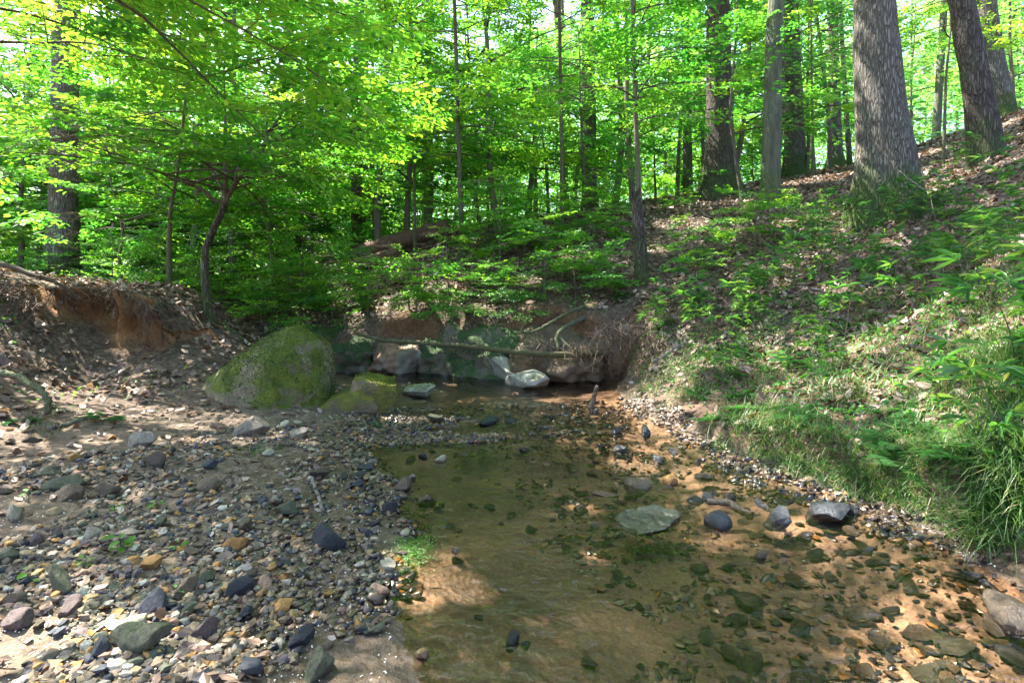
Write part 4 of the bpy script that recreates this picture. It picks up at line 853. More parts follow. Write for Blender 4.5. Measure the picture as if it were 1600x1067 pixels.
k_ = thing('layered_boulder', 'blocky layered boulder with a yellow-green mossy end next to the dome boulder', 'boulder', (*W(582, 650, 6.05)[:2], .09)); k_.rotation_euler = (.05, .12, .25)
mb.add(v, None, ICO[5][1]); link('rock', mb.mesh('rock'), M['boulder_small'], k_)
moss_on('moss', k_, v, ICO[5][1], 14000, lambda p, n_: (fbm(p * 5 + 2, 3) + n_[:, 2] * .3 + (p[:, 0] * 2) > -.45) & (p[:, 2] > -.2), .016, 5)
mb = MB(); v = box_rock(9, .34, .22, .15, .45, .05, .006); v[:, 2] -= .18 * np.clip(-v[:, 0], 0, 1); mb.add(v, None, ICO[5][1])
o = tag(link('layered_slab', mb.mesh('layered_slab'), M['boulder_small'], loc=(*W(540, 655, 5.95)[:2], .06)), 'cracked brown slab sloping down left of the yellow-green mossy block', 'boulder'); o.rotation_euler = (0, -.32, .15)
def big_rock(name, label, px, py, Y, sx, sy, sz, mat, seed, rot=(0, 0, 0), cuts=9, amp=.12, moss=0, cat='boulder', z=None):
    x, y, zc_ = W(px, py, Y); v = rock_v(seed, 5, cuts + 8, amp * 1.3, 1.4, (sx * 1.15, sy * 1.15, sz * 1.15), .42, .8)
    o = tag(link(name, None) if False else thing(name, label, cat, (x, y, zc_ if z is None else z))); o.rotation_euler = rot
    mb = MB(); mb.add(v, None, ICO[5][1]); link('rock', mb.mesh('rock'), M[mat], o)
    if moss: moss_on('moss', o, v, ICO[5][1], moss, lambda p, n_: fbm(p * 3 + seed, 3) + n_[:, 2] * .4 > .1, .02, seed)
    return o
def ledge(name, label, px, py, Y, sx, sy, sz, mat, seed, rot=(0, 0, 0), moss=0):
    x, y, z_ = W(px, py, Y); v = box_rock(seed, sx, sy, sz, .8, .17, 0); v = v + ICO[5][0] * (.09 * np.abs(fbm(v * [2, 2, 7] + seed, 4)) + .03 * fbm(v * 9 + seed, 3))[:, None]
    o = thing(name, label, 'boulder', (x, y, z_)); o.rotation_euler = rot; mb = MB(); mb.add(v, None, ICO[5][1]); link('rock', mb.mesh('rock'), M[mat], o)
    if moss: moss_on('moss', o, v, ICO[5][1], moss, lambda p, n_: fbm(p * 3 + seed, 3) + n_[:, 2] * .4 > .0, .02, seed)
ledge('rock_ledge', 'dark mossy ledge rock at the back of the pool, left of the tan rock face', 535, 562, 9.0, .58, .5, .40, 'ledge', 31, (.25, .05, .1), 9000)
ledge('rock_ledge', 'pale grey wedge of rock low at the left end of the mossy ledge', 492, 580, 8.55, .22, .3, .18, 'pale_rock', 32, (.2, .35, .4))
ledge('rock_outcrop', 'tan and pink rock face rising from the pool below the long low branch', 624, 566, 9.0, .46, .42, .44, 'ledge_pink', 43, (.45, -.15, .1))
ledge('rock_ledge', 'mossy green ledge rock between the tan rock face and the pale boulders', 712, 562, 8.95, .52, .5, .42, 'ledge', 34, (.3, .05, -.1), 8000)
ledge('rock_ledge', 'shaded mossy bank rock low behind the pale boulders', 785, 560, 8.8, .50, .5, .40, 'ledge', 35, (.25, .1, -.15), 6000)
big_rock('pale_boulder', 'pale tilted boulder with a long crack, rear one of the pair in the pool', 795, 584, 8.1, .20, .26, .30, 'pale_rock', 46, (.2, -.75, .1), 12, .06)
big_rock('pale_boulder', 'smooth pale grey boulder at the front of the pair in the pool', 822, 598, 7.6, .33, .28, .22, 'pale_rock', 57, (.1, -.35, .2), 12, .05)
ledge('earth_bank', 'brown rooty earth bank rising from the water under the fallen branches', 880, 568, 8.3, .60, .45, .33, 'earth', 48, (.35, .05, -.25), 2500)
big_rock('flat_rock', 'low pale mossy rock beside the small pool behind the layered block', 650, 612, 6.9, .26, .25, .11, 'pale_rock', 39, (0, 0, .3), 6, .08, moss=900)
mb = MB(); v = rock_v(41, 5, 14, .16, 1.1, (.20, .23, .034), .45, .9); v[:, 2] -= .018 * (np.abs(v[:, 1] * .8 + v[:, 0] * .5 + .02 * np.sin(v[:, 0] * 40)) % .09 < .008) * (v[:, 2] > 0); mb.add(v, None, ICO[5][1])
o = tag(link('flat_slab', mb.mesh('flat_slab'), M['slab'], loc=(*W0(1022, 812)[:2], -.008)), 'pale grey flat slab with dark cracks half out of the shallow water', 'slab'); o.rotation_euler = (.04, .07, -.6)

# ------------------------------------------------------------------ branches, roots, logs
def poly(pts, Y=None):
    out = []
    for p in pts:
        if len(p) == 3: out.append(W(*p))
        elif Y: out.append(W(p[0], p[1], Y))
        else:
            g_ = ground_hit(p[0], p[1]); out.append((g_[0], g_[1], g_[2] + .012))
    return np.array(out, float)
def smooth_(P, n_=24, jit=.0, seed=0):
    rg = np.random.default_rng(seed); s_ = np.r_[0, np.cumsum(np.linalg.norm(np.diff(P, axis=0), axis=1))]; u = np.linspace(0, s_[-1], n_)
    C = np.stack([np.interp(u, s_, P[:, k]) for k in range(3)], 1)
    for _ in range(2): C[1:-1] = (C[:-2] + 2 * C[1:-1] + C[2:]) / 4
    return C + rg.normal(0, jit, C.shape)
def branch(name, label, cat, pts, r0, r1, mat, Y=None, twigs=(), jit=.006, seed=0, seg=9):
    P_ = smooth_(poly(pts, Y), 30, jit, seed); o = P_[0]; mb = MB(); mb.tube(P_ - o, np.linspace(r0, r1, 30), seg, cap=True, bump=.18)
    for tw in twigs:
        q_ = smooth_(poly(tw[0], Y), 10, jit, seed + 1) - o; mb.tube(q_, np.linspace(tw[1], tw[1] * .4, 10), 6, cap=True, bump=.1)
    return tag(link(name, mb.mesh(name), M[mat], loc=o), label, cat)
branch('fallen_branch', 'long thin mossy fallen branch arching low across the back of the pool', 'branch', [(552, 520, 8.0), (600, 532, 7.9), (680, 537, 7.7), (760, 545, 7.6), (830, 553, 7.6), (905, 556, 7.7), (940, 550, 7.9)], .022, .045, 'mossy_wood',
       twigs=[([(880, 554, 7.7), (850, 535, 7.8), (820, 515, 7.9)], .02), ([(690, 538, 7.7), (720, 555, 7.6), (745, 575, 7.5)], .006), ([(700, 538, 7.7), (680, 520, 7.7), (678, 500, 7.8)], .006), ([(600, 530, 7.9), (590, 560, 7.8)], .006)])
branch('dead_branch', 'pale forked dead branch with a broken tip hanging over the far bank', 'branch', [(813, 520, 7.6), (835, 518, 7.7), (860, 505, 7.9), (885, 490, 8.1), (912, 480, 8.4)], .018, .027, 'bark_thin', twigs=[([(815, 520, 7.6), (817, 508, 7.6), (826, 506, 7.6)], .022), ([(836, 518, 7.7), (837, 540, 7.7), (832, 565, 7.8)], .014)])
branch('dead_branch', 'thick brown dead branch leaning below the pale forked one', 'branch', [(872, 548, 7.7), (870, 520, 7.8), (885, 510, 8.0), (910, 498, 8.3), (930, 490, 8.6)], .024, .040, 'bark_thin', twigs=[([(872, 525, 7.8), (890, 545, 7.7), (925, 555, 7.7)], .025)])
branch('driftwood_snag', 'bleached driftwood curving out of the root tangle on the right bank', 'driftwood', [(1020, 568), (1035, 560), (1055, 545), (1080, 535)], .035, .02, 'driftwood', twigs=[([(1055, 543), (1045, 525), (1030, 520)], .025)])
branch('driftwood_stump', 'short upright driftwood stub standing in the shallow water', 'driftwood', [(922, 642, 6.2), (928, 620, 6.2), (933, 604, 6.15)], .03, .020, 'root', jit=.002)
branch('driftwood_stick', 'pale short driftwood stick lying on the gravel', 'stick', [(488, 752), (492, 765), (499, 782), (504, 800)], .012, .010, 'driftwood', jit=.001)
branch('gravel_twig', 'thin curved grey twig leaning on the big mossy cobble', 'twig', [(170, 1040, 2.02), (186, 1015, 2.0), (190, 990, 2.02)], .004, .003, 'driftwood', jit=.001)
branch('bent_branch', 'smooth grey branch bending down to the sand at the left edge', 'branch', [(-60, 570, 4.6), (0, 582, 4.55), (35, 592, 4.5), (62, 608, 4.45), (78, 630, 4.4), (74, 648, 4.4)], .028, .024, 'bark_thin')
branch('leaning_branch', 'dark bare branch sloping down over the red cut bank', 'branch', [(-80, 395, 6.0), (0, 412, 6.0), (45, 428, 6.0), (80, 438, 6.1), (110, 455, 6.2), (130, 470, 6.3)], .04, .012, 'twig')
branch('fallen_stick', 'straight brown stick lying left of the fern on the sand', 'stick', [(75, 672), (105, 664), (140, 655), (175, 648)], .018, .01, 'driftwood')
branch('waterlogged_log', 'short black waterlogged log lying across the right channel', 'log', [(1105, 783, 3.45), (1140, 785, 3.42), (1152, 795, 3.38), (1175, 806, 3.3)], .018, .024, 'twig', jit=.001)
branch('bank_stick', 'grey stick standing out of the mossy lump on the right bank', 'stick', [(1326, 715), (1332, 685), (1345, 660), (1350, 645)], .012, .009, 'driftwood')
branch('shore_stick', 'brown stick lying along the foot of the right bank', 'stick', [(1060, 672), (1085, 678), (1110, 685), (1125, 695)], .016, .008, 'root', twigs=[([(1085, 678), (1095, 660)], .008)])
branch('shore_root', 'dark curved twig on the sand under the grass at the right edge', 'twig', [(1490, 878), (1530, 882), (1558, 870), (1568, 845)], .006, .004, 'twig', jit=.002)
branch('bare_bush_stem', 'pale bare crossing stems right of the biggest trunk', 'stem', [(1405, 268, 7.6), (1440, 295, 7.5), (1480, 308, 7.4), (1530, 325, 7.3)], .008, .012, 'driftwood', twigs=[([(1440, 262, 7.6), (1452, 300, 7.5), (1462, 340, 7.3)], .008), ([(1450, 262, 7.7), (1490, 298, 7.5)], .006)])
branch('fallen_log', 'long dark fallen log slanting up the far slope behind the shrubs', 'log', [(470, 438, 12.0), (530, 405, 12.2), (590, 386, 12.4), (650, 370, 12.7), (700, 356, 13)], .14, .20, 'log_bark', seg=14)
branch('fallen_log', 'second thinner fallen log lying below the long dark one', 'log', [(505, 435, 11.4), (560, 412, 11.6), (620, 395, 11.8)], .09, .11, 'log_bark', seg=12)
branch('forked_limb', 'dim leaning dead limb at the left behind the cut bank', 'branch', [(150, 445, 11), (165, 410, 11), (172, 375, 11.2), (178, 350, 11.4)], .04, .03, 'bark_smooth')
def roots(name, label, starts, seed, n_, ln, r_, drop=.9, spread=.35, mat='root'):
    rg = np.random.default_rng(seed); mb = MB(); S_ = np.array(starts, float); o = S_[0]
    for k in range(n_):
        t = rg.random() * (len(S_) - 1); i0 = min(int(t), len(S_) - 2); p = S_[i0] + (S_[i0 + 1] - S_[i0]) * (t - i0) + rg.normal(0, .03, 3)
        L_ = rg.uniform(.3, 1) * ln; d = np.array([rg.normal(0, spread), -rg.uniform(0, .5), -drop]); pts = [p]
        for q_ in range(7):
            d = d + rg.normal(0, .35, 3); d /= np.linalg.norm(d); pts.append(pts[-1] + d * L_ / 7)
        r1_ = r_ * rg.uniform(.25, 1) ** 1.5; mb.tube(np.array(pts) - o, np.linspace(r1_, r1_ * .25, 8), 5)
    return tag(link(name, mb.mesh(name), M[mat], loc=o), label, 'roots')
wl_pts = [(x_, float(wall_left(x_)) - .10, h1(x_, float(wall_left(x_)) + .25)) for x_ in np.linspace(-5.15, -3.95, 8)]
roots('hanging_roots', 'fine roots hanging from the lip of the red cut bank', wl_pts, 1, 210, .50, .009, .85, .45)
roots('root_mat', 'dense mat of brown roots on the bank at the left edge', [W(-40, 425, 5.9), W(0, 430, 5.9), W(35, 452, 5.9), (W(60, 480, 5.9))], 2, 150, .6, .010, .7, .5)
roots('root_tangle', 'tangle of pale roots spilling from the bank right of the pool', [W(935, 515, 7.5), W(970, 508, 7.45), W(1005, 520, 7.35), W(1035, 535, 7.2)], 3, 110, .7, .012, .8, .6)
roots('bank_roots', 'thin roots trailing down the earth bank behind the pale boulders', [W(840, 540, 7.85), W(890, 540, 7.7), W(960, 535, 7.5)], 4, 150, .55, .008, .85, .5)
roots('hanging_roots', 'few thin roots hanging over the mossy ledge', [W(690, 530, 8.2), W(740, 535, 8.1), W(770, 540, 8.0)], 5, 70, .45, .009)
roots('hanging_roots', 'thin roots hanging over the dark mossy ledge at the left end', [W(480, 522, 8.4), W(540, 522, 8.4), W(600, 525, 8.35), W(660, 528, 8.3)], 6, 80, .38, .008)

# ------------------------------------------------------------------ litter, grass, canes, ferns
def normal_at(x, y):
    e = .05; a = (H(x + e, y, False) - H(x - e, y, False)) / (2 * e); b_ = (H(x, y + e, False) - H(x, y - e, False)) / (2 * e); n_ = np.stack([-a, -b_, np.ones_like(a)], 1); return n_ / np.linalg.norm(n_, axis=1)[:, None]
rng = np.random.default_rng(21)
def litter(name, label, n_, reg, smin, smax, tm, ts, dens_fn=None, mat='dead', tpl=CURL, lift=.01, tilt=.35, zmin=.02):
    x = rng.uniform(reg[0], reg[1], n_); y = rng.uniform(reg[2], reg[3], n_); k_ = (np.abs(x) < .98 * y + 1.2)
    x, y = x[k_], y[k_]; z_ = H(x, y); k_ = z_ > zmin
    if dens_fn is not None: k_ &= rng.random(len(x)) < dens_fn(x, y, z_)
    x, y, z_ = x[k_], y[k_], z_[k_]; nr = normal_at(x, y) + rng.normal(0, tilt, (len(x), 3)); d = rng.normal(0, 1, (len(x), 3)); d -= nr * (d * nr).sum(1)[:, None] / (nr ** 2).sum(1)[:, None]
    mb = MB(); add_leaves(mb, np.stack([x, y, z_ + rng.uniform(0, lift * 2, len(x))], 1), d, nr, rng.uniform(smin, smax, len(x)), np.clip(rng.normal(tm, ts, len(x)), 0, 1), tpl)
    return tag(link(name, mb.mesh(name, False), M[mat]), label, name.replace('_', ' '), kind='stuff')
sm = lambda x, y, z_: sst(.25, .6, z_ + .25 * fbm2(x, y, 1.3, 3)) * np.where((x < -3.4) & (y > 6.1) & (y < 6.75), .12, 1)
litter('dead_leaves', 'brown dry leaves littering the wooded slopes', 90000, (-9, 12, 2, 14), .05, .115, .5, .24, sm)
litter('dead_leaves', 'brown dry leaves littering the wooded slopes', 42000, (-20, 26, 14, 28), .09, .17, .52, .24)
litter('dead_leaves', 'brown dry leaves scattered over sand and gravel', 6000, (-5, 4, 1.6, 7.6), .03, .08, .55, .25, lambda x, y, z_: sst(.6, .3, z_))
rb_m = lambda x, y, z_: sst(1.0, 1.5, x) * sst(8.6, 6.6, y) * sst(-.1, .45, fbm2(x, y, 1.1, 3, 7) + .12) * sst(.06, .2, z_)
litter('ground_cover', 'small green leaves of low plants covering the right bank', 52000, (.8, 8, 2.2, 9.5), .016, .045, .25, .2, rb_m, 'leaf', OVATE, .04, .6)
lb_m = lambda x, y, z_: sst(.1, .5, fbm2(x, y, 1.6, 3, 9) - .05) * sst(.15, .4, z_) * np.where((x < -3.6) & (y > 6.0) & (y < 6.8), .0, 1) * .6
litter('ground_cover', 'small green leaves of low plants dotting the left bank', 9000, (-7.5, -2.0, 3.8, 9), .02, .05, .45, .25, lb_m, 'leaf', OVATE, .03, .6)
fb_m = lambda x, y, z_: sst(.0, .5, fbm2(x, y, 1.2, 3, 15)) * .8
litter('ground_cover', 'small green leaves of low plants on the far bank', 16000, (-5, 2.2, 8.6, 13), .03, .075, .4, .25, fb_m, 'leaf', OVATE, .10, .5)
litter('wet_leaves', 'dark wet leaves and scraps stranded along the right waterline', 16000, (.6, 3, 2.4, 7), .02, .06, .18, .12, lambda x, y, z_: (z_ < .07) & (fbm2(x, y, 3, 3, 33) > -.1), lift=.012, zmin=-.012)
# grass tufts
def grass(name, label, tufts, seed):
    rg = np.random.default_rng(seed); P_, D_, S_, T_ = [], [], [], []; mb = MB()
    for (x, y, n_, L_, dry) in tufts:
        x0 = x + rg.normal(0, .05, n_); y0 = y + rg.normal(0, .05, n_); z0 = H(x0, y0) - .01; az = rg.uniform(0, 6.3, n_); Ls = L_ * rg.uniform(.4, 1.1, n_); w_ = rg.uniform(.0018, .0042, n_)
        el = rg.uniform(.5, 1.45, n_); dr = rg.uniform(.8, 2.4, n_); ti = np.where(rg.random(n_) < dry, rg.uniform(.8, 1, n_), rg.uniform(.1, .75, n_))
        pts = []; p = np.stack([x0, y0, z0], 1); e = el.copy(); side = np.stack([-np.sin(az), np.cos(az), 0 * az], 1)
        for k in range(5):
            ww = w_ * (1 - k / 4.) ** .6; pts.append((p - side * ww[:, None], p + side * ww[:, None])); p = p + (Ls / 4)[:, None] * np.stack([np.cos(az) * np.cos(e), np.sin(az) * np.cos(e), np.sin(e)], 1); e = e - dr / 4
        V = np.stack([q_ for pr in pts for q_ in pr], 1); Q = np.array([[2 * k, 2 * k + 1, 2 * k + 3, 2 * k + 2] for k in range(4)])
        mb.add(V.reshape(-1, 3), (np.arange(n_)[:, None, None] * 10 + Q[None]).reshape(-1, 4), None, np.repeat(ti, 10))
    return tag(link(name, mb.mesh(name, False), M['grass']), label, 'grass', kind='stuff')
tf = []
def add_tufts(box, n_, nb, L_, dry, y0=1.5):
    for _ in range(n_):
        g_ = ground_hit(rng.uniform(box[0], box[2]), rng.uniform(box[1], box[3]), y0, 14)
        if g_ and g_[2] > .01: tf.append((g_[0], g_[1], nb, L_ * rng.uniform(.7, 1.2), dry))
add_tufts((1110, 640, 1250, 750), 60, 60, .20, .10); add_tufts((1240, 690, 1500, 785), 80, 55, .20, .15); add_tufts((1530, 560, 1640, 850), 80, 60, .40, .05); add_tufts((1040, 380, 1600, 640), 230, 34, .24, .4)
add_tufts((980, 470, 1120, 620), 40, 30, .22, .4); add_tufts((1250, 560, 1560, 700), 36, 26, .16, .5); add_tufts((1300, 330, 1600, 460), 40, 30, .3, .35); add_tufts((380, 695, 450, 712), 6, 40, .07, .1); add_tufts((0, 640, 120, 680), 10, 16, .12, .1); add_tufts((250, 700, 620, 760), 12, 10, .05, .1); add_tufts((480, 640, 620, 668), 12, 16, .08, .1); add_tufts((200, 640, 420, 670), 8, 10, .08, .1)
grass('grass', 'green and straw-coloured grass tufts hanging over the right bank', tf, 5)
# canes
def cane_proto(seed, ht, nleaf):
    rg = np.random.default_rng(seed); wd = MB(); LP = []; bend = rg.uniform(.1, .5); P_ = np.array([[bend * (t ** 2) * ht, 0, t * ht] for t in np.linspace(0, 1, 8)]); wd.tube(P_, np.linspace(.0045, .0015, 8), 5, c=.5)
    pos, d = [], []
    for b_ in range(3 + nleaf // 8):
        t = rg.uniform(.35, 1.0); p = np.array([bend * t * t * ht, 0, t * ht]); az = rg.uniform(0, 6.3); q_ = p + np.array([math.cos(az), math.sin(az), rg.uniform(.1, .8)]) * rg.uniform(.05, .22); wd.tube([p, (p + q_) / 2, q_], [.002, .0015, .001], 3)
        for k in range(nleaf // 4 + 2):
            a_ = az + rg.normal(0, 1.0); pos.append(q_ - (q_ - p) * rg.random() * .4); d.append([math.cos(a_), math.sin(a_), rg.uniform(-.35, .7)])
    pos = np.array(pos); n_ = len(pos); mb = MB(); nr = np.tile([0, 0, 1.], (n_, 1)) + rg.normal(0, .35, (n_, 3)); add_leaves(mb, pos, np.array(d), nr, rg.uniform(.10, .22, n_), np.clip(rg.normal(.5, .2, n_), 0, 1), LANCE)
    return wd.mesh('culm'), mb.mesh('leaves', False)
CANES = [cane_proto(300 + k, h_, n_) for k, (h_, n_) in enumerate([(.75, 22), (.55, 18), (.95, 26), (.4, 14), (.7, 30)])]
for a, b_ in CANES: set_mat(a, M['twig']); set_mat(b_, M['cane'])
cz = [((1250, 340, 1420, 400), 24, 'below the biggest trunk'), ((1420, 330, 1600, 420), 30, 'right of the biggest trunk'), ((1080, 400, 1330, 500), 36, 'in the thicket halfway down the right slope'), ((1330, 420, 1600, 520), 34, 'in the middle of the right slope'), ((1380, 270, 1600, 320), 8, 'at the foot of the dark leaning trunk'),
      ((1560, 520, 1640, 800), 12, 'at the right edge above the water'), ((1000, 450, 1100, 560), 14, 'near the root tangle'), ((1100, 500, 1330, 600), 24, 'low in the thicket near the shore'), ((1010, 400, 1050, 430), 2, 'beside the broken snag')]
for bx_, n_, zn in cz:
    for k in range(n_):
        g_ = ground_hit(rng.uniform(bx_[0], bx_[2]), rng.uniform(bx_[1], bx_[3]), 2)
        if not g_ or g_[2] < .1: continue
        i_ = rng.integers(5); s_ = rng.uniform(.42, .85) if g_[1] > 4 else rng.uniform(.6, 1.0); o = thing('river_cane', f"{['leafy', 'short', 'tall', 'tiny', 'bushy'][i_]} strap-leaved cane {zn}", 'cane', (g_[0], g_[1], h1(g_[0], g_[1]) - .02), 'canes on the right slope'); o.rotation_euler = (rng.normal(0, .15), rng.normal(0, .15), rng.uniform(0, 6.3)); o.scale = (s_,) * 3
        link('culm', CANES[i_][0], None, o); link('leaves', CANES[i_][1], None, o)
# ferns
def fern_mesh(seed, nf, L_):
    rg = np.random.default_rng(seed); mb = MB(); st = MB()
    for f_ in range(nf):
        az = f_ * 6.28 / nf + rg.normal(0, .3); e = rg.uniform(.5, 1.0); p = np.zeros(3); pts = [p]
        for k in range(16):
            e -= rg.uniform(.05, .10); p = p + np.array([math.cos(az) * math.cos(e), math.sin(az) * math.cos(e), math.sin(e)]) * L_ / 16; pts.append(p)
        pts = np.array(pts); st.tube(pts, np.linspace(.0025, .0008, 17), 3)
        s_ = np.array([-math.sin(az), math.cos(az), 0]); pos, d, sz = [], [], []
        for k in range(2, 17):
            for q_ in (0, .5):
                kk = min(k + q_, 16); i0 = int(kk); pp = pts[i0] if q_ == 0 or i0 >= 16 else (pts[i0] + pts[i0 + 1]) / 2; tt = k / 16; ln = L_ * .23 * math.sin(math.pi * min(1, .12 + tt * .88)) + .006
                for g_ in (-1, 1): pos.append(pp); d.append(s_ * g_ + (pts[min(i0 + 1, 16)] - pts[i0 - 1]) / np.linalg.norm(pts[min(i0 + 1, 16)] - pts[i0 - 1]) * .3 + [0, 0, -.1]); sz.append(ln)
        n_ = len(pos); add_leaves(mb, np.array(pos), np.array(d), np.tile([0, 0, 1.], (n_, 1)) + rg.normal(0, .3, (n_, 3)), np.array(sz), np.full(n_, .08) + rg.normal(0, .05, n_), (np.array([[0, 0, 0], [.2, -.075, 0], [.7, -.05, 0], [1, 0, -.06], [.7, .05, 0], [.2, .075, 0]]), [[0, 1, 2, 3], [0, 3, 4, 5]]))
    return st.mesh('stems'), mb.mesh('fronds', False)
for k, (px, py, nf, L_, lab) in enumerate([(160, 660, 4, .24, 'green fern growing beside the stick on the left sand'), (1478, 726, 2, .30, 'blue-green fern frond hanging from the right bank'), (1185, 622, 5, .22, 'dark fern tuft on the sand above the right shore'), (1085, 470, 6, .32, 'wide fern in the thicket right of the snag'), (1150, 395, 5, .3, 'fern in the litter near the slope path'), (590, 665, 4, .10, 'tiny fern at the foot of the layered block'), (30, 850 - 190, 4, .16, 'small fern near the bent grey branch')]):
    g_ = ground_hit(px, py, 1.6); o = thing('fern', lab, 'fern', (g_[0], g_[1], g_[2] + .01)); o.rotation_euler = (0, 0, k * 1.1 + 3.); a, b_ = fern_mesh(40 + k, nf, L_); link('stems', a, M['twig'], o); link('fronds', b_, M['fern'], o)
FERN = [fern_mesh(70 + k, 6 + k % 2, .20 + .04 * k) for k in range(3)]
for a, b_ in FERN: set_mat(a, M['twig']); set_mat(b_, M['fern'])
FZ = [((1060, 560, 1300, 680), 13, 'low on the right bank near the shore'), ((1300, 560, 1580, 740), 15, 'on the earthy lumps of the right bank'), ((1050, 440, 1350, 560), 12, 'in the thicket of the right slope'), ((960, 440, 1060, 560), 6, 'around the root tangle')]
for bx_, n_, zn in FZ:
    for k in range(n_):
        g_ = ground_hit(rng.uniform(bx_[0], bx_[2]), rng.uniform(bx_[1], bx_[3]), 2)
        if not g_: continue
        o = thing('fern', f"{['small', 'spreading', 'large'][k % 3]} dark green fern {zn}", 'fern', (g_[0], g_[1], h1(g_[0], g_[1])), 'ferns of the right bank'); s_ = rng.uniform(.6, 1.1); o.scale = (s_,) * 3; o.rotation_euler = (.15, -.25, rng.uniform(0, 6.3))
        link('stems', FERN[k % 3][0], None, o); link('fronds', FERN[k % 3][1], None, o)
def seedling(px, py, n_, size, lab):
    g_ = ground_hit(px, py, 1.5); rg = np.random.default_rng(int(px)); o = thing('seedling', lab, 'seedling', (g_[0], g_[1], g_[2])); st = MB(); pos, d = [], []
    for k in range(n_):
        az = k * 2.4 + rg.normal(0, .3); h_ = size * rg.uniform(.5, 1.4); p = np.array([math.cos(az) * size * .3, math.sin(az) * size * .3, h_]); st.tube([np.zeros(3), p * [.4, .4, .7], p], [.0015, .0012, .0008], 4); pos.append(p); d.append([math.cos(az), math.sin(az), rg.uniform(-.2, .25)])
    mb = MB(); add_leaves(mb, np.array(pos), np.array(d), np.tile([0, 0, 1.], (n_, 1)) + rg.normal(0, .2, (n_, 3)), np.full(n_, size) * rg.uniform(.7, 1.2, n_), rg.uniform(.4, .7, n_), OVATE)
    link('stem', st.mesh('stem'), M['grass'], o); link('leaves', mb.mesh('leaves', True), M['leaf'], o)
for a_ in [(190, 865, 9, .062, 'broad-leaved bright green seedling in the middle of the gravel'), (280, 862, 6, .035, 'small toothed seedling right of the broad-leaved one'), (130, 890, 5, .04, 'small seedling left of the broad-leaved one'), (46, 915, 3, .05, 'pale green seedling near the left edge on the gravel'), (180, 803, 8, .035, 'low spreading seedling above the broad-leaved one'), (245, 795, 6, .04, 'little seedling among stones up the gravel bar'), (45, 785, 3, .06, 'flat green leafy sprout near the pale cream stone'), (275, 935, 2, .03, 'tiny two-leaved sprout between the slate cobbles'), (1300, 700, 5, .05, 'yellow-green sprout on the right bank lump'), (1255, 600, 6, .05, 'small green seedling on the right bank'), (1480, 560, 7, .06, 'leafy seedling high on the right bank'), (1420, 620, 6, .07, 'broad pale seedling beside the bank stick'), (1590, 760, 8, .05, 'round-leaved plant at the right edge')]: seedling(*a_)
# green algae at the water's edge
x, y = W0(640, 860)[:2]; n_ = 1300; xx = x + rng.normal(0, .05, n_) - .1 * rng.normal(0, .3, n_); yy = y + rng.normal(0, .11, n_); zz_ = np.maximum(H(xx, yy), 0) + .004; mb = MB()
add_leaves(mb, np.stack([xx, yy, zz_], 1), rng.normal(0, 1, (n_, 3)) * [1, 1, .15], rng.normal(0, .2, (n_, 3)) + [0, 0, 1], rng.uniform(.005, .014, n_), rng.uniform(.1, .75, n_), DIAM)
tag(link('algae', mb.mesh('algae', False), M['leaf']), 'bright yellow-green algae film at the edge of the water', 'algae', kind='stuff')

# ------------------------------------------------------------------ gaps in the canopy: where the sun reaches the ground, and where sky shows from the water
S_ = np.array(SUN); CONES = []
def sun_gap(px, py, r_):
    g_ = ground_hit(px, py, 1.3)
    if g_: CONES.append((np.array(g_), S_, r_, 0.))
for px, py, r_ in [(690, 905, .20), (650, 935, .10), (700, 870, .08), (990, 725, .16), (1060, 745, .13), (915, 795, .10), (930, 875, .07), (940, 700, .07), (1110, 650, .06), (630, 655, .2), (690, 660, .15), (590, 950, .06), (570, 690, .08),
                   (170, 640, .26), (230, 650, .22), (300, 655, .24), (360, 660, .2), (90, 620, .16), (140, 612, .14), (60, 690, .16), (150, 690, .14), (310, 690, .14), (260, 690, .10), (420, 680, .13), (380, 690, .1), (480, 690, .08), (40, 660, .1), (200, 610, .08),
                   (290, 500, .08), (210, 590, .07), (75, 470, .07), (60, 495, .06), (380, 570, .05), (400, 550, .05), (430, 560, .05), (370, 600, .05), (440, 530, .06), (350, 620, .06), (400, 610, .05), (560, 620, .08), (820, 580, .10), (780, 600, .12), (705, 600, .10), (855, 520, .07),
                   (1065, 350, .5), (1020, 390, .25), (1270, 285, .6), (1310, 275, .5), (1210, 300, .4), (1450, 240, .4), (1340, 590, .08), (1560, 560, .12), (1590, 380, .3), (1550, 420, .2), (1480, 470, .1), (1300, 450, .15), (1400, 380, .15), (1150, 430, .15), (1230, 520, .08), (1200, 720, .06), (1290, 740, .05), (1240, 350, .3),
                   (600, 420, .3), (540, 470, .3), (640, 500, .35), (700, 460, .35), (590, 590, .2), (650, 570, .25), (740, 560, .2), (760, 500, .15), (560, 510, .2), (830, 440, .2), (900, 400, .3), (480, 500, .2), (930, 480, .12)]: sun_gap(px, py, r_)
for px, py in [(700, 1040), (860, 960), (885, 1020), (905, 985), (720, 1000)]:
    o_ = np.array(W0(px, py)); d_ = o_ - np.array([0, 0, CAM_H]); d_[2] *= -1; d_ = d_ / np.linalg.norm(d_); d_[2] += .08; CONES.append((o_, d_ / np.linalg.norm(d_), .08, .030))
def blocked(c, cones, M4=None):
    k_ = np.zeros(len(c), bool)
    for cn_ in cones:
        o_, d_, r_, sl = cn_[:4]; v = c - o_; t = v @ d_; hi_ = True if len(cn_) == 4 else (c[:, 1] > .1) & ((c[:, 2] - CAM_H) / np.maximum(c[:, 1], .1) * F_PX > HY + 18)
        k_ |= hi_ & (((v - t[:, None] * d_) ** 2).sum(1) < (r_ + sl * t) ** 2) & (t > .4)
    return k_
bpy.context.view_layer.update()
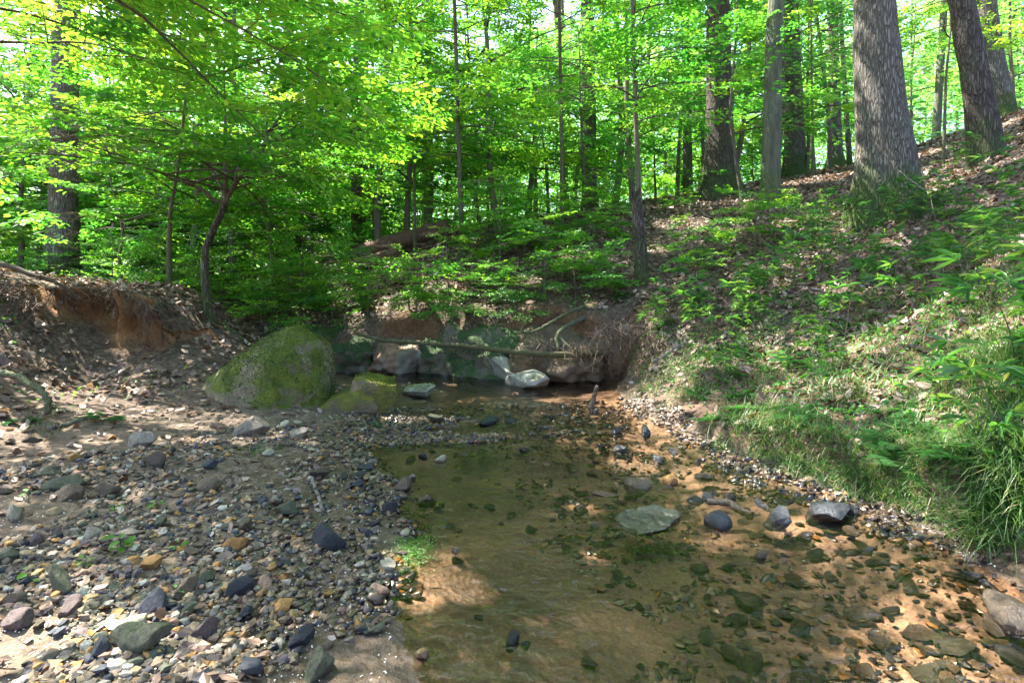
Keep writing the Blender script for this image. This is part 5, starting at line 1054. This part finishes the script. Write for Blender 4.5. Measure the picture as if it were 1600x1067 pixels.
for o in list(col.objects):
    nm = o.name.split('.')[0]
    if nm not in ('crown', 'shade_crown', 'distant_foliage') or o.type != 'MESH': continue
    me = o.data; k4 = 6 if me.name.split('.')[0] == 'crown' and len(me.polygons) * 3 == len(me.vertices) else 4
    V = np.empty(len(me.vertices) * 3, np.float32); me.vertices.foreach_get('co', V); V = V.reshape(-1, k4, 3); mw = np.array(o.matrix_world); c = V.mean(1) @ mw[:3, :3].T + mw[:3, 3]
    bad = blocked(c, CONES)
    # the foliage is thin in front of the trunks that show clearly
    yy = np.maximum(c[:, 1], .5); px = CX + c[:, 0] / yy * F_PX; py = HY - (c[:, 2] - CAM_H) / yy * F_PX
    for cx_, hw, p0, p1, Yt, th_ in [(100, 26, 130, 450, 11.7, -.72), (1124, 24, 0, 310, 13.6, -.5), (919, 14, 40, 330, 19.6, -.2), (557, 10, 60, 410, 17.6, 0.), (1241, 17, 0, 280, 18.6, -.3), (1207, 14, 0, 310, 11.7, -.6), (1304, 12, 90, 265, 20.6, 0.), (1520, 30, 0, 250, 8.7, -.8), (1380, 42, 0, 330, 8.1, -.9)]:
        bad |= (c[:, 1] > .5) & (c[:, 1] < Yt) & (np.abs(px - cx_) < hw) & (py > p0) & (py < p1) & (np.sin(c[:, 2] * 9 + c[:, 0] * 5) > th_)
    if bad.any():
        T = np.empty(len(me.vertices), np.float32); me.attributes['tint'].data.foreach_get('value', T); T = T.reshape(-1, k4)[~bad]; V = V[~bad]
        Fq = OVATE[1] if k4 == 6 else DIAM[1]; mb = MB(); mb.add(V.reshape(-1, 3), (np.arange(len(V))[:, None, None] * k4 + np.array(Fq)[None]).reshape(-1, 4), None, T.ravel())
        m2 = mb.mesh(me.name, False); m2.materials.append(me.materials[0]); o.data = m2

# labels shared inside a group are told apart by their order in the picture
from collections import defaultdict
gr = defaultdict(list)
for o in col.objects:
    if o.parent is None and 'label' in o and o.get('kind') is None:
        gr[o['label']].append(((o.location.x / max(o.location.y, .1)), o))
ORD = ['leftmost', 'second from left', 'third from left', 'fourth from left', 'fifth from left', 'sixth from left', 'seventh from left', 'eighth from left', 'ninth from left', 'tenth from left', 'eleventh from left', 'twelfth from left', 'thirteenth from left', 'fourteenth from left', 'fifteenth from left', 'sixteenth from left', 'seventeenth from left', 'eighteenth from left', 'nineteenth from left', 'twentieth from left', 'twenty-first from left', 'twenty-second from left', 'twenty-third from left', 'twenty-fourth from left']
for lab, ls in gr.items():
    if 1 < len(ls) <= 24:
        ls.sort(key=lambda q_: q_[0])
        for k, (_, o) in enumerate(ls): o['label'] = lab + ', ' + ORD[k]


for o in col.objects:
    if 'label' in o and len(o['label'].split()) > 16: print('LONG', o.name, o['label'])
